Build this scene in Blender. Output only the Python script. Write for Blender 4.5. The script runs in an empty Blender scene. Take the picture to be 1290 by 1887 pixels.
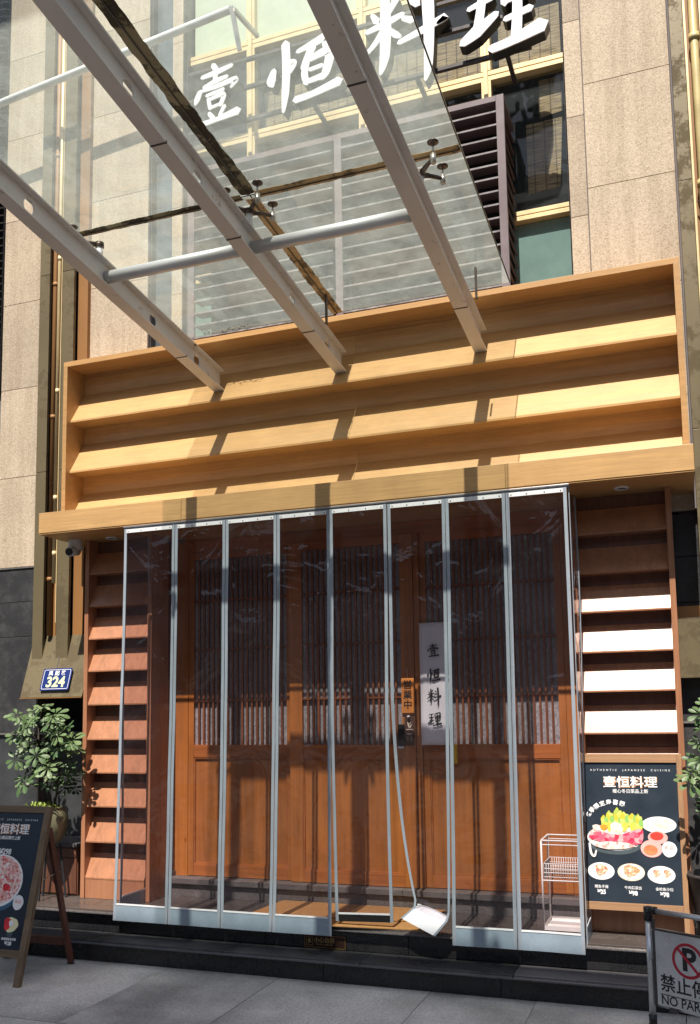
import bpy, math, random
from mathutils import Vector, Matrix, noise
random.seed(7)
sc = bpy.context.scene
COL = sc.collection
R = math.radians

# ------------------------------------------------------------------ camera
cd = bpy.data.cameras.new("camera")
cam = bpy.data.objects.new("camera", cd)
COL.objects.link(cam)
cd.sensor_fit = 'HORIZONTAL'; cd.sensor_width = 36.0; cd.lens = 47.36
cd.shift_y = 0.1407
cd.clip_start = 0.05; cd.clip_end = 500
cam.matrix_world = Matrix(((0.93887, 0.05214, 0.34030, 0.0),
                           (0.34392, -0.09740, -0.93393, -5.6),
                           (-0.01555, 0.99388, -0.10937, 1.65),
                           (0, 0, 0, 1)))
sc.camera = cam

# ------------------------------------------------------------------ light
SUN_EL = 60.2
w = bpy.data.worlds.new("World"); sc.world = w; w.use_nodes = True
nt = w.node_tree; bg = nt.nodes['Background']
sky = nt.nodes.new('ShaderNodeTexSky'); sky.sky_type = 'NISHITA'; sky.sun_disc = False
sky.sun_elevation = R(SUN_EL); sky.sun_rotation = R(180); sky.air_density = 1.3; sky.dust_density = 2.0
nt.links.new(sky.outputs[0], bg.inputs[0]); bg.inputs[1].default_value = 0.085
sl = bpy.data.lights.new("sun", 'SUN'); sl.energy = 5.0; sl.angle = R(0.5); sl.color = (1.0, 0.93, 0.84)
so = bpy.data.objects.new("sun", sl); COL.objects.link(so)
so.rotation_euler = (R(90 - SUN_EL), 0, R(1.0)); so.location = (0, -20, 25)
vs = sc.view_settings
vs.view_transform = 'Standard'; vs.look = 'None'; vs.gamma = 1; vs.use_curve_mapping = False
vs.exposure = 0.70
sc.cycles.max_bounces = 10; sc.cycles.transparent_max_bounces = 24
sc.cycles.use_denoising = True

# ------------------------------------------------------------------ materials
def newmat(name):
    m = bpy.data.materials.new(name); m.use_nodes = True
    return m, m.node_tree, m.node_tree.nodes['Principled BSDF']

def N(nt, t, **kw):
    n = nt.nodes.new(t)
    for k, v in kw.items():
        if k in n.inputs.keys(): n.inputs[k].default_value = v
        else: setattr(n, k, v)
    return n

def coords(nt, scale=(1, 1, 1), rnd=True):
    tc = N(nt, 'ShaderNodeTexCoord'); mp = N(nt, 'ShaderNodeMapping')
    mp.inputs['Scale'].default_value = scale
    if rnd:
        oi = N(nt, 'ShaderNodeObjectInfo')
        mu = N(nt, 'ShaderNodeVectorMath', operation='MULTIPLY_ADD')
        nt.links.new(oi.outputs['Random'], mu.inputs[0])
        mu.inputs[1].default_value = (7.3, 3.1, 5.7)
        nt.links.new(tc.outputs['Object'], mu.inputs[2])
        nt.links.new(mu.outputs[0], mp.inputs[0])
    else:
        nt.links.new(tc.outputs['Object'], mp.inputs[0])
    return mp.outputs[0]

def tone(nt, col, amt, seed=0.0):
    """each board or slab a little lighter or darker than its neighbours"""
    oi = N(nt, 'ShaderNodeObjectInfo'); mr = N(nt, 'ShaderNodeMapRange'); mr.inputs['To Min'].default_value = 1 - amt; mr.inputs['To Max'].default_value = 1 + amt * .6
    nt.links.new(oi.outputs['Random'], mr.inputs['Value'])
    cb = N(nt, 'ShaderNodeCombineColor')
    for i in range(3): nt.links.new(mr.outputs[0], cb.inputs[i])
    return mixc(nt, 1.0, col, cb.outputs[0], 'MULTIPLY')

def ramp(nt, fac, stops):
    r = N(nt, 'ShaderNodeValToRGB'); e = r.color_ramp.elements
    while len(e) < len(stops): e.new(0.5)
    for i, (p, c) in enumerate(stops):
        e[i].position = p; e[i].color = (*c, 1) if len(c) == 3 else c
    nt.links.new(fac, r.inputs[0]); return r.outputs[0]

def bump(nt, b, fac, strength, dist=0.01):
    bp = N(nt, 'ShaderNodeBump'); bp.inputs['Strength'].default_value = strength
    bp.inputs['Distance'].default_value = dist
    nt.links.new(fac, bp.inputs['Height']); nt.links.new(bp.outputs[0], b.inputs['Normal'])

def mixc(nt, fac, a, b, mode='MIX'):
    m = N(nt, 'ShaderNodeMix', data_type='RGBA', blend_type=mode)
    for s, v in ((m.inputs[0], fac), (m.inputs[6], a), (m.inputs[7], b)):
        if hasattr(v, 'node'): nt.links.new(v, s)
        elif isinstance(v, (int, float)): s.default_value = v
        else: s.default_value = (*v, 1)
    return m.outputs[2]

def plain(name, c, rough=0.5, metal=0.0, var=0.12, nscale=6, spec=0.5, bmp=0.0, coat=0.0):
    m, nt, b = newmat(name)
    v = coords(nt); n = N(nt, 'ShaderNodeTexNoise', Scale=nscale, Detail=6.0, Roughness=0.65)
    nt.links.new(v, n.inputs[0])
    lo = tuple(x * (1 - var) for x in c); hi = tuple(min(1, x * (1 + var)) for x in c)
    nt.links.new(ramp(nt, n.outputs[0], [(0.3, lo), (0.7, hi)]), b.inputs['Base Color'])
    rr = ramp(nt, n.outputs[0], [(0.25, (max(0, rough - .08),) * 3), (0.75, (min(1, rough + .1),) * 3)])
    nt.links.new(rr, b.inputs['Roughness'])
    b.inputs['Metallic'].default_value = metal; b.inputs['Specular IOR Level'].default_value = spec
    b.inputs['Coat Weight'].default_value = coat
    if bmp: bump(nt, b, n.outputs[0], bmp, 0.005)
    return m

def wood(name, c, dark=0.6, rough=0.4, grain='X', scale=1.0, spec=0.5, stain=0.0, knots=False, rvar=.08):
    """long-grained wood or wood-print laminate; grain runs along the given axis"""
    m, nt, b = newmat(name)
    s = [26 * scale] * 3; s['XYZ'.index(grain)] = 1.3 * scale
    v = coords(nt, tuple(s))
    n1 = N(nt, 'ShaderNodeTexNoise', Scale=1.0, Detail=5.0, Roughness=0.6, Distortion=0.6); nt.links.new(v, n1.inputs[0])
    s2 = [170 * scale] * 3; s2['XYZ'.index(grain)] = 5 * scale
    v2 = coords(nt, tuple(s2)); n2 = N(nt, 'ShaderNodeTexNoise', Scale=1.0, Detail=3.0); nt.links.new(v2, n2.inputs[0])
    a = ramp(nt, n1.outputs[0], [(0.28, tuple(x * dark for x in c)), (0.5, tuple(x * .93 for x in c)), (0.75, tuple(min(1, x * 1.12) for x in c))])
    f = ramp(nt, n2.outputs[0], [(0.35, (.86,) * 3), (0.6, (1.03,) * 3)])
    col = mixc(nt, 0.8, a, f, 'MULTIPLY')
    if stain:
        v3 = coords(nt, (1, 1, 1)); n3 = N(nt, 'ShaderNodeTexNoise', Scale=2.3, Detail=8.0, Roughness=.7); nt.links.new(v3, n3.inputs[0])
        st = ramp(nt, n3.outputs[0], [(0.45, (1, 1, 1)), (0.72, (1 - stain,) * 3)])
        col = mixc(nt, 1.0, col, st, 'MULTIPLY')
    if knots:
        v4 = coords(nt, (3.2, 3.2, 2.0)); vo = N(nt, 'ShaderNodeTexVoronoi', Scale=1.6); nt.links.new(v4, vo.inputs[0])
        kn = ramp(nt, vo.outputs[0], [(0.0, (.25, .2, .15)), (0.045, (.75, .7, .65)), (0.09, (1, 1, 1))])
        col = mixc(nt, 1.0, col, kn, 'MULTIPLY')
    col = tone(nt, col, .09)
    nt.links.new(col, b.inputs['Base Color'])
    nt.links.new(ramp(nt, n1.outputs[0], [(0.3, (rough + rvar,) * 3), (0.7, (rough - rvar / 2,) * 3)]), b.inputs['Roughness'])
    b.inputs['Specular IOR Level'].default_value = spec
    bump(nt, b, n2.outputs[0], 0.12, 0.002)
    return m

def granite(name, c, c2, c3, rough=0.75, scale=190, spec=.3, big=.12, bmp=.35, streak=.0):
    m, nt, b = newmat(name)
    v = coords(nt)
    n = N(nt, 'ShaderNodeTexNoise', Scale=scale * .42, Detail=4.0, Roughness=.75); nt.links.new(v, n.inputs[0])
    vo = N(nt, 'ShaderNodeTexVoronoi', Scale=scale); nt.links.new(v, vo.inputs[0])
    sep = N(nt, 'ShaderNodeSeparateColor'); nt.links.new(vo.outputs['Color'], sep.inputs[0])
    sp = ramp(nt, sep.outputs[0], [(0.0, c2), (0.16, c2), (0.2, c), (0.72, c), (0.8, c3), (1, c3)])
    nn = ramp(nt, n.outputs[0], [(0.34, tuple(x * .62 for x in c)), (0.5, c), (0.7, tuple(min(1, x * 1.25) for x in c))])
    col = mixc(nt, .5, sp, nn)
    nb = N(nt, 'ShaderNodeTexNoise', Scale=1.6, Detail=6.0); nt.links.new(v, nb.inputs[0])
    col = mixc(nt, 1.0, col, ramp(nt, nb.outputs[0], [(0.35, (1 - big,) * 3), (0.65, (1 + big * .4,) * 3)]), 'MULTIPLY')
    vs_ = coords(nt, (9, 9, .7)); ns = N(nt, 'ShaderNodeTexNoise', Scale=1.0, Detail=7.0, Roughness=.7); nt.links.new(vs_, ns.inputs[0])
    col = mixc(nt, streak, col, ramp(nt, ns.outputs[0], [(.42, (.62, .58, .54)), (.56, (1, 1, 1))]), 'MULTIPLY')
    col = tone(nt, col, .12)
    nt.links.new(col, b.inputs['Base Color']); b.inputs['Roughness'].default_value = rough
    b.inputs['Specular IOR Level'].default_value = spec
    bump(nt, b, n.outputs[0], bmp, 0.004)
    return m

def polished(name, c, rough=.16, dust=.5, lightc=(.2, .2, .2), spec=.5):
    m, nt, b = newmat(name); v = coords(nt)
    n = N(nt, 'ShaderNodeTexNoise', Scale=3.5, Detail=9.0, Roughness=.75); nt.links.new(v, n.inputs[0])
    g = N(nt, 'ShaderNodeTexNoise', Scale=160.0, Detail=2.0); nt.links.new(v, g.inputs[0])
    a = ramp(nt, n.outputs[0], [(.45, c), (.8, lightc)])
    col = mixc(nt, dust, a, ramp(nt, g.outputs[0], [(.4, tuple(x * .5 for x in c)), (.75, tuple(x * 2.2 + .01 for x in c))]))
    nt.links.new(col, b.inputs['Base Color'])
    nt.links.new(ramp(nt, n.outputs[0], [(.35, (rough,) * 3), (.75, (min(1, rough + .35),) * 3)]), b.inputs['Roughness'])
    b.inputs['Specular IOR Level'].default_value = spec
    bump(nt, b, g.outputs[0], .05, .002)
    return m

def rusty(name, c, amount=.62, rough=.45, metal=0.0, rust=(.16, .07, .03), gscale=3.0):
    m, nt, b = newmat(name); v = coords(nt)
    n = N(nt, 'ShaderNodeTexNoise', Scale=gscale, Detail=12.0, Roughness=.78); nt.links.new(v, n.inputs[0])
    n2 = N(nt, 'ShaderNodeTexNoise', Scale=2.0, Detail=5.0); nt.links.new(v, n2.inputs[0])
    base = ramp(nt, n2.outputs[0], [(.3, tuple(x * .82 for x in c)), (.7, c)])
    f = ramp(nt, n.outputs[0], [(amount, (0, 0, 0)), (amount + .05, (1, 1, 1))])
    col = mixc(nt, f, base, rust)
    nt.links.new(col, b.inputs['Base Color'])
    b.inputs['Metallic'].default_value = metal
    nt.links.new(ramp(nt, f, [(0, (rough,) * 3), (1, (.85,) * 3)]), b.inputs['Roughness'])
    bump(nt, b, n.outputs[0], .15, .003)
    return m

def sheetglass(name, tint, haze, hazecol, rough=.03, wave=0.0, wscale=3.0, ior=1.45, dirt=0.0, transl=False):
    """thin see-through sheet: tinted transmission, fresnel reflection, a film of dust"""
    m = bpy.data.materials.new(name); m.use_nodes = True; nt = m.node_tree
    for n in list(nt.nodes): nt.nodes.remove(n)
    out = N(nt, 'ShaderNodeOutputMaterial'); tr = N(nt, 'ShaderNodeBsdfTransparent'); tr.inputs[0].default_value = (*tint, 1)
    gl = N(nt, 'ShaderNodeBsdfGlossy'); gl.inputs['Roughness'].default_value = rough
    lw = N(nt, 'ShaderNodeLayerWeight'); p5 = N(nt, 'ShaderNodeMath', operation='POWER'); p5.inputs[1].default_value = 5
    nt.links.new(lw.outputs['Facing'], p5.inputs[0]); f0 = ((ior - 1) / (ior + 1)) ** 2
    fr = N(nt, 'ShaderNodeMath', operation='MULTIPLY_ADD'); fr.inputs[1].default_value = 1 - f0; fr.inputs[2].default_value = f0
    nt.links.new(p5.outputs[0], fr.inputs[0])
    v = coords(nt, rnd=True)
    if wave:
        n = N(nt, 'ShaderNodeTexNoise', Scale=wscale, Detail=3.0, Roughness=.5, Distortion=1.2); nt.links.new(v, n.inputs[0])
        bp = N(nt, 'ShaderNodeBump'); bp.inputs['Strength'].default_value = wave; bp.inputs['Distance'].default_value = .05
        nt.links.new(n.outputs[0], bp.inputs['Height'])
        nt.links.new(bp.outputs[0], gl.inputs['Normal'])
    df = N(nt, 'ShaderNodeBsdfTranslucent' if transl else 'ShaderNodeBsdfDiffuse'); df.inputs[0].default_value = (*hazecol, 1)
    nd = N(nt, 'ShaderNodeTexNoise', Scale=5.0, Detail=10.0, Roughness=.75); nt.links.new(v, nd.inputs[0])
    hz = ramp(nt, nd.outputs[0], [(.35, (haze * (1 - dirt),) * 3), (.7, (min(1, haze * (1 + dirt)),) * 3)])
    m1 = N(nt, 'ShaderNodeMixShader'); nt.links.new(hz, m1.inputs[0]); nt.links.new(tr.outputs[0], m1.inputs[1]); nt.links.new(df.outputs[0], m1.inputs[2])
    m2 = N(nt, 'ShaderNodeMixShader'); nt.links.new(fr.outputs[0], m2.inputs[0]); nt.links.new(m1.outputs[0], m2.inputs[1]); nt.links.new(gl.outputs[0], m2.inputs[2])
    nt.links.new(m2.outputs[0], out.inputs[0])
    return m

def food(name, cols, scale=60, rnd=1.0):
    m, nt, b = newmat(name); v = coords(nt, rnd=False)
    ds = N(nt, 'ShaderNodeTexNoise', Scale=scale * .4, Detail=3.0); nt.links.new(v, ds.inputs[0])
    ad = N(nt, 'ShaderNodeVectorMath', operation='MULTIPLY_ADD'); nt.links.new(ds.outputs['Color'], ad.inputs[0])
    ad.inputs[1].default_value = (.03, .03, .03); nt.links.new(v, ad.inputs[2])
    vo = N(nt, 'ShaderNodeTexVoronoi', Scale=scale, Randomness=rnd); nt.links.new(ad.outputs[0], vo.inputs[0])
    sep = N(nt, 'ShaderNodeSeparateColor'); nt.links.new(vo.outputs['Color'], sep.inputs[0])
    k = len(cols) - 1
    nt.links.new(ramp(nt, sep.outputs[0], [(i / k, c) for i, c in enumerate(cols)]), b.inputs['Base Color'])
    b.inputs['Roughness'].default_value = .5
    return m

M = dict(
    oak=wood('oak_laminate', (.58, .352, .15), dark=.93, rough=.36, grain='X', spec=.45, stain=.14),
    oak_edge=wood('oak_laminate_edge', (.54, .305, .12), dark=.86, rough=.4, grain='X', stain=.08),
    shelfwood=wood('walnut_laminate', (.42, .19, .10), dark=.72, rough=.34, grain='Z', scale=.8, spec=.45, rvar=.02),
    doorwood=wood('red_cedar', (.52, .185, .042), dark=.66, rough=.42, grain='Z', scale=.35, knots=True, stain=.25),
    doorrail=wood('red_cedar_rail', (.46, .15, .036), dark=.66, rough=.4, grain='X', scale=.4),
    slat=wood('cedar_slat', (.26, .085, .03), dark=.6, rough=.45, grain='Z', scale=.6),
    wallwood=wood('dark_panel_wood', (.15, .06, .035), dark=.6, rough=.4, grain='Z', scale=.5),
    boardwood=wood('board_frame_wood', (.36, .20, .10), dark=.7, rough=.5, grain='Z', scale=.8),
    boardwood_h=wood('board_frame_rail', (.36, .20, .10), dark=.7, rough=.5, grain='X', scale=.8),
    redwood=wood('stained_leg_wood', (.15, .05, .03), dark=.6, rough=.5, grain='Z'),
    dullwood=wood('weathered_frame_wood', (.19, .125, .07), dark=.6, rough=.6, grain='Z'),
    dullwood_h=wood('weathered_frame_rail', (.19, .125, .07), dark=.6, rough=.6, grain='X'),
    granite=granite('pink_granite', (.52, .425, .315), (.32, .24, .165), (.66, .56, .43), scale=170, bmp=.6, streak=.35),
    paver=granite('paving_granite', (.56, .535, .50), (.32, .31, .295), (.72, .70, .66), rough=.6, scale=150, big=.45, bmp=.45),
    joint=plain('grey_mortar', (.17, .15, .15), .9),
    black=polished('black_granite', (.013, .013, .015), rough=.13, lightc=(.05, .048, .045)),
    tread=polished('black_tread_granite', (.035, .035, .038), rough=.22, lightc=(.16, .155, .15)),
    greytread=polished('grey_tread_granite', (.09, .085, .09), rough=.3, lightc=(.16, .15, .15)),
    platform=polished('brown_platform_stone', (.07, .058, .052), rough=.12, lightc=(.13, .11, .1)),
    sill=polished('grey_sill_stone', (.12, .11, .105), rough=.35, lightc=(.25, .22, .2)),
    darkstone=polished('dark_wall_granite', (.03, .03, .032), rough=.4, lightc=(.14, .14, .135), spec=.35),
    darkpanel=plain('dark_grey_panel', (.045, .047, .05), .4, var=.3),
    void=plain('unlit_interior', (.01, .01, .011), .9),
    wall=plain('masonry_core', (.12, .1, .09), .9),
    brass=rusty('weathered_brass', (.17, .135, .072), amount=.50, rough=.5, metal=.25, rust=(.115, .088, .047), gscale=2.2),
    brass_side=rusty('orange_brass', (.30, .14, .04), amount=.6, rough=.6, metal=.0, rust=(.14, .07, .03), gscale=2.5),
    cream=plain('cream_metal', (.72, .56, .30), .4, metal=.2, var=.08),
    pipe=plain('yellowed_plastic_pipe', (.56, .46, .22), .4, var=.15),
    darkpipe=plain('dark_downpipe', (.03, .03, .035), .3),
    steel=rusty('white_painted_steel', (.72, .69, .66), amount=.605, rough=.42, rust=(.12, .065, .04), gscale=7.0),
    galv=rusty('galvanised_tube', (.72, .73, .74), amount=.75, rough=.38, metal=.3, gscale=9),
    fitting=plain('tarnished_fitting', (.10, .075, .06), .38, metal=.7, var=.4, nscale=25),
    fitsteel=plain('stainless_fitting', (.45, .42, .38), .3, metal=.8, var=.2),
    seal=rusty('mouldy_sealant', (.27, .22, .13), amount=.47, rough=.75, rust=(.045, .035, .02), gscale=6.0),
    seal2=rusty('rust_stained_sealant', (.52, .35, .17), amount=.5, rough=.7, rust=(.12, .085, .045), gscale=5.0),
    canopyglass=sheetglass('dusty_canopy_glass', (.85, .90, .865), .26, (.48, .52, .475), rough=.02, dirt=.3, ior=1.45, transl=True),
    windowglass=sheetglass('window_glass', (.88, .90, .89), .07, (.25, .28, .29), rough=.03, wave=.05, wscale=2, ior=1.38),
    pvc=sheetglass('clear_pvc_sheet', (.83, .79, .82), .018, (.30, .28, .34), rough=.03, wave=.7, wscale=2.6, ior=1.5, dirt=.6),
    magstrip=plain('grey_edge_strip', (.30, .34, .385), .32, var=.1, nscale=4, spec=.6),
    hem=plain('grey_hem_plate', (.25, .315, .375), .24, var=.14, nscale=5, spec=.7),
    alu=plain('aluminium_rail', (.30, .31, .33), .35, metal=.6, var=.1),
    clamp=plain('white_clamp_bar', (.74, .75, .76), .4),
    rivet=plain('dark_rivet', (.05, .05, .05), .5),
    paper=None,
    greenpane=plain('pale_green_glazing', (.50, .57, .43), .35, var=.06, spec=.5),
    tealpane=plain('teal_glazing', (.15, .24, .22), .12, var=.1, spec=.7),
    bluepane=plain('blue_grey_glazing', (.10, .125, .14), .12, var=.25, spec=.8),
    bamboo=None,
    screen=plain('plum_brown_metal', (.105, .075, .08), .42, var=.15, spec=.5),
    screenpost=plain('plum_grey_metal', (.17, .13, .135), .42, var=.1),
    screenlip=plain('sunlit_lip_tone', (.20, .18, .18), .5, metal=.0, var=.6, nscale=14),  # paler than the blades: their sunlit front edges put into the colour
    white=plain('white_letter_face', (.82, .82, .85), .35, var=.03),
    blackside=plain('black_letter_side', (.02, .02, .022), .4),
    rail=plain('dark_sign_rail', (.05, .04, .04), .4),
    print_navy=plain('navy_print', (.012, .02, .035), .35, var=.1, spec=.5),
    print_navy2=plain('grey_navy_print', (.022, .032, .046), .33, var=.1, spec=.5),
    print_white=plain('white_print', (.85, .85, .85), .5, var=.02),
    print_orange=plain('orange_print', (.75, .36, .14), .5, var=.1),
    ink=plain('black_ink', (.012, .012, .014), .6),
    scroll=plain('white_banner_cloth', (.84, .84, .87), .7, var=.02),
    plaque=wood('orange_plaque_wood', (.75, .27, .05), dark=.85, rough=.5, grain='Z'),
    brown=plain('brown_plastic', (.10, .05, .035), .4),
    blackplastic=plain('black_plastic', (.012, .012, .012), .3),
    yellow=plain('yellow_plastic', (.78, .48, .02), .4, var=.05),
    blue=plain('blue_enamel', (.012, .028, .15), .3, var=.08),
    digits=plain('pale_yellow_enamel', (.78, .85, .42), .35, var=.03),
    whitemetal=plain('white_wire', (.78, .76, .72), .4, var=.08),
    mat=plain('coir_mat', (.36, .19, .075), .95, var=.3, nscale=90, spec=.1, bmp=.6),
    bronze=plain('bronze_plate', (.045, .022, .015), .25, metal=.5, var=.3),
    gold=plain('gold_print', (.42, .28, .10), .4, metal=.4),
    camwhite=plain('camera_shell', (.6, .6, .6), .35),
    stainless=plain('brushed_stainless', (.62, .63, .64), .3, metal=.6, var=.25, nscale=3),
    redprint=plain('red_print', (.40, .01, .03), .4, var=.05),
    leaf=None,
    pot=plain('olive_ceramic', (.15, .14, .085), .3, var=.25),
    wicker=plain('dark_wicker', (.035, .028, .025), .6, var=.4, nscale=60, bmp=.6),
    soil=plain('potting_soil', (.04, .025, .018), .95, var=.4, nscale=40),
    bark=plain('plant_bark', (.045, .035, .025), .8, var=.3),
    foliage2=plain('lily_green', (.20, .27, .04), .45, var=.3),
    asphalt=granite('asphalt', (.06, .06, .06), (.03, .03, .03), (.1, .1, .1), rough=.9, scale=200),
    flag=plain('worn_flagstone', (.085, .08, .075), .85, var=.15),
    concrete=plain('concrete', (.32, .31, .29), .8, var=.12),
)

def mk_paper():
    m, nt, b = newmat('shoji_paper'); v = coords(nt, (1, 1, .5), rnd=False)
    n = N(nt, 'ShaderNodeTexNoise', Scale=70.0, Detail=5.0, Roughness=.8, Distortion=1.5); nt.links.new(v, n.inputs[0])
    nt.links.new(ramp(nt, n.outputs[0], [(.36, (.15, .14, .145)), (.52, (.34, .325, .33)), (.68, (.62, .60, .60))]), b.inputs['Base Color'])
    b.inputs['Roughness'].default_value = .6
    return m
M['paper'] = mk_paper()

def mk_bamboo():
    m, nt, b = newmat('bamboo_blind'); tc = N(nt, 'ShaderNodeTexCoord')
    mp = N(nt, 'ShaderNodeMapping'); mp.inputs['Scale'].default_value = (5, 5, 150); nt.links.new(tc.outputs['Object'], mp.inputs[0])
    n = N(nt, 'ShaderNodeTexNoise', Scale=1.0, Detail=3.0, Roughness=.7); nt.links.new(mp.outputs[0], n.inputs[0])
    wv = N(nt, 'ShaderNodeTexWave', wave_type='BANDS', bands_direction='X', Scale=4.0); nt.links.new(tc.outputs['Object'], wv.inputs[0])
    a = ramp(nt, n.outputs[0], [(.38, (.10, .06, .025)), (.52, (.55, .38, .19)), (.68, (.78, .60, .34))])
    th = ramp(nt, wv.outputs[0], [(0, (.3, .25, .2)), (.06, (1, 1, 1))])
    nt.links.new(mixc(nt, 1.0, a, th, 'MULTIPLY'), b.inputs['Base Color']); b.inputs['Roughness'].default_value = .6
    return m
M['bamboo'] = mk_bamboo()

def mk_leaf():
    m, nt, b = newmat('umbrella_leaf'); v = coords(nt)
    oi = N(nt, 'ShaderNodeObjectInfo')
    nt.links.new(ramp(nt, oi.outputs['Random'], [(0, (.04, .085, .025)), (.5, (.075, .13, .04)), (1, (.12, .175, .065))]), b.inputs['Base Color'])
    b.inputs['Roughness'].default_value = .5
    b.inputs['Subsurface Weight'].default_value = 0.0
    return m
M['leaf'] = mk_leaf()
F = dict(
    meat=food('sliced_beef_print', [(.60, .01, .05), (.68, .05, .12), (.75, .2, .27), (.62, .02, .08), (.80, .45, .45), (.55, .01, .05)], 40),
    veg=food('vegetable_print', [(.12, .42, .05), (.5, .6, .02), (.6, .62, .15), (.7, .5, .01), (.25, .5, .12)], 28),
    mush=food('mushroom_print', [(.85, .8, .7), (.7, .3, .25), (.9, .88, .8), (.8, .75, .55)], 70),
    noodle=food('noodle_print', [(.85, .82, .55), (.9, .88, .7), (.8, .75, .45)], 60),
    egg=plain('orange_yolk_print', (.85, .3, .02), .5),
    broth=plain('red_sauce_print', (.80, .05, .03), .5),
    broth2=plain('orange_sauce_print', (.85, .2, .08), .5, var=.5, nscale=12),
    pinkrim=plain('pink_bowl_print', (.88, .40, .36), .5),
    sushi=food('grilled_fish_print', [(.65, .25, .12), (.85, .6, .4), (.45, .12, .06), (.9, .8, .6)], 90),
    salad=food('shredded_salad_print', [(.85, .3, .12), (.85, .5, .3), (.8, .2, .1), (.9, .8, .6)], 110),
    roe=food('roe_bowl_print', [(.55, .02, .03), (.85, .45, .4), (.9, .75, .7), (.6, .2, .15), (.92, .88, .84), (.75, .05, .06)], 60),
    icered=plain('red_ice_print', (.7, .02, .03), .5, var=.3, nscale=20),
    icecream=plain('cream_ice_print', (.8, .75, .45), .5),
    grey=plain('pot_grey_print', (.06, .08, .09), .5),
    bluebowl=plain('blue_bowl_print', (.04, .12, .2), .5),
    beige=plain('beige_print', (.8, .7, .55), .5),
)

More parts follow.
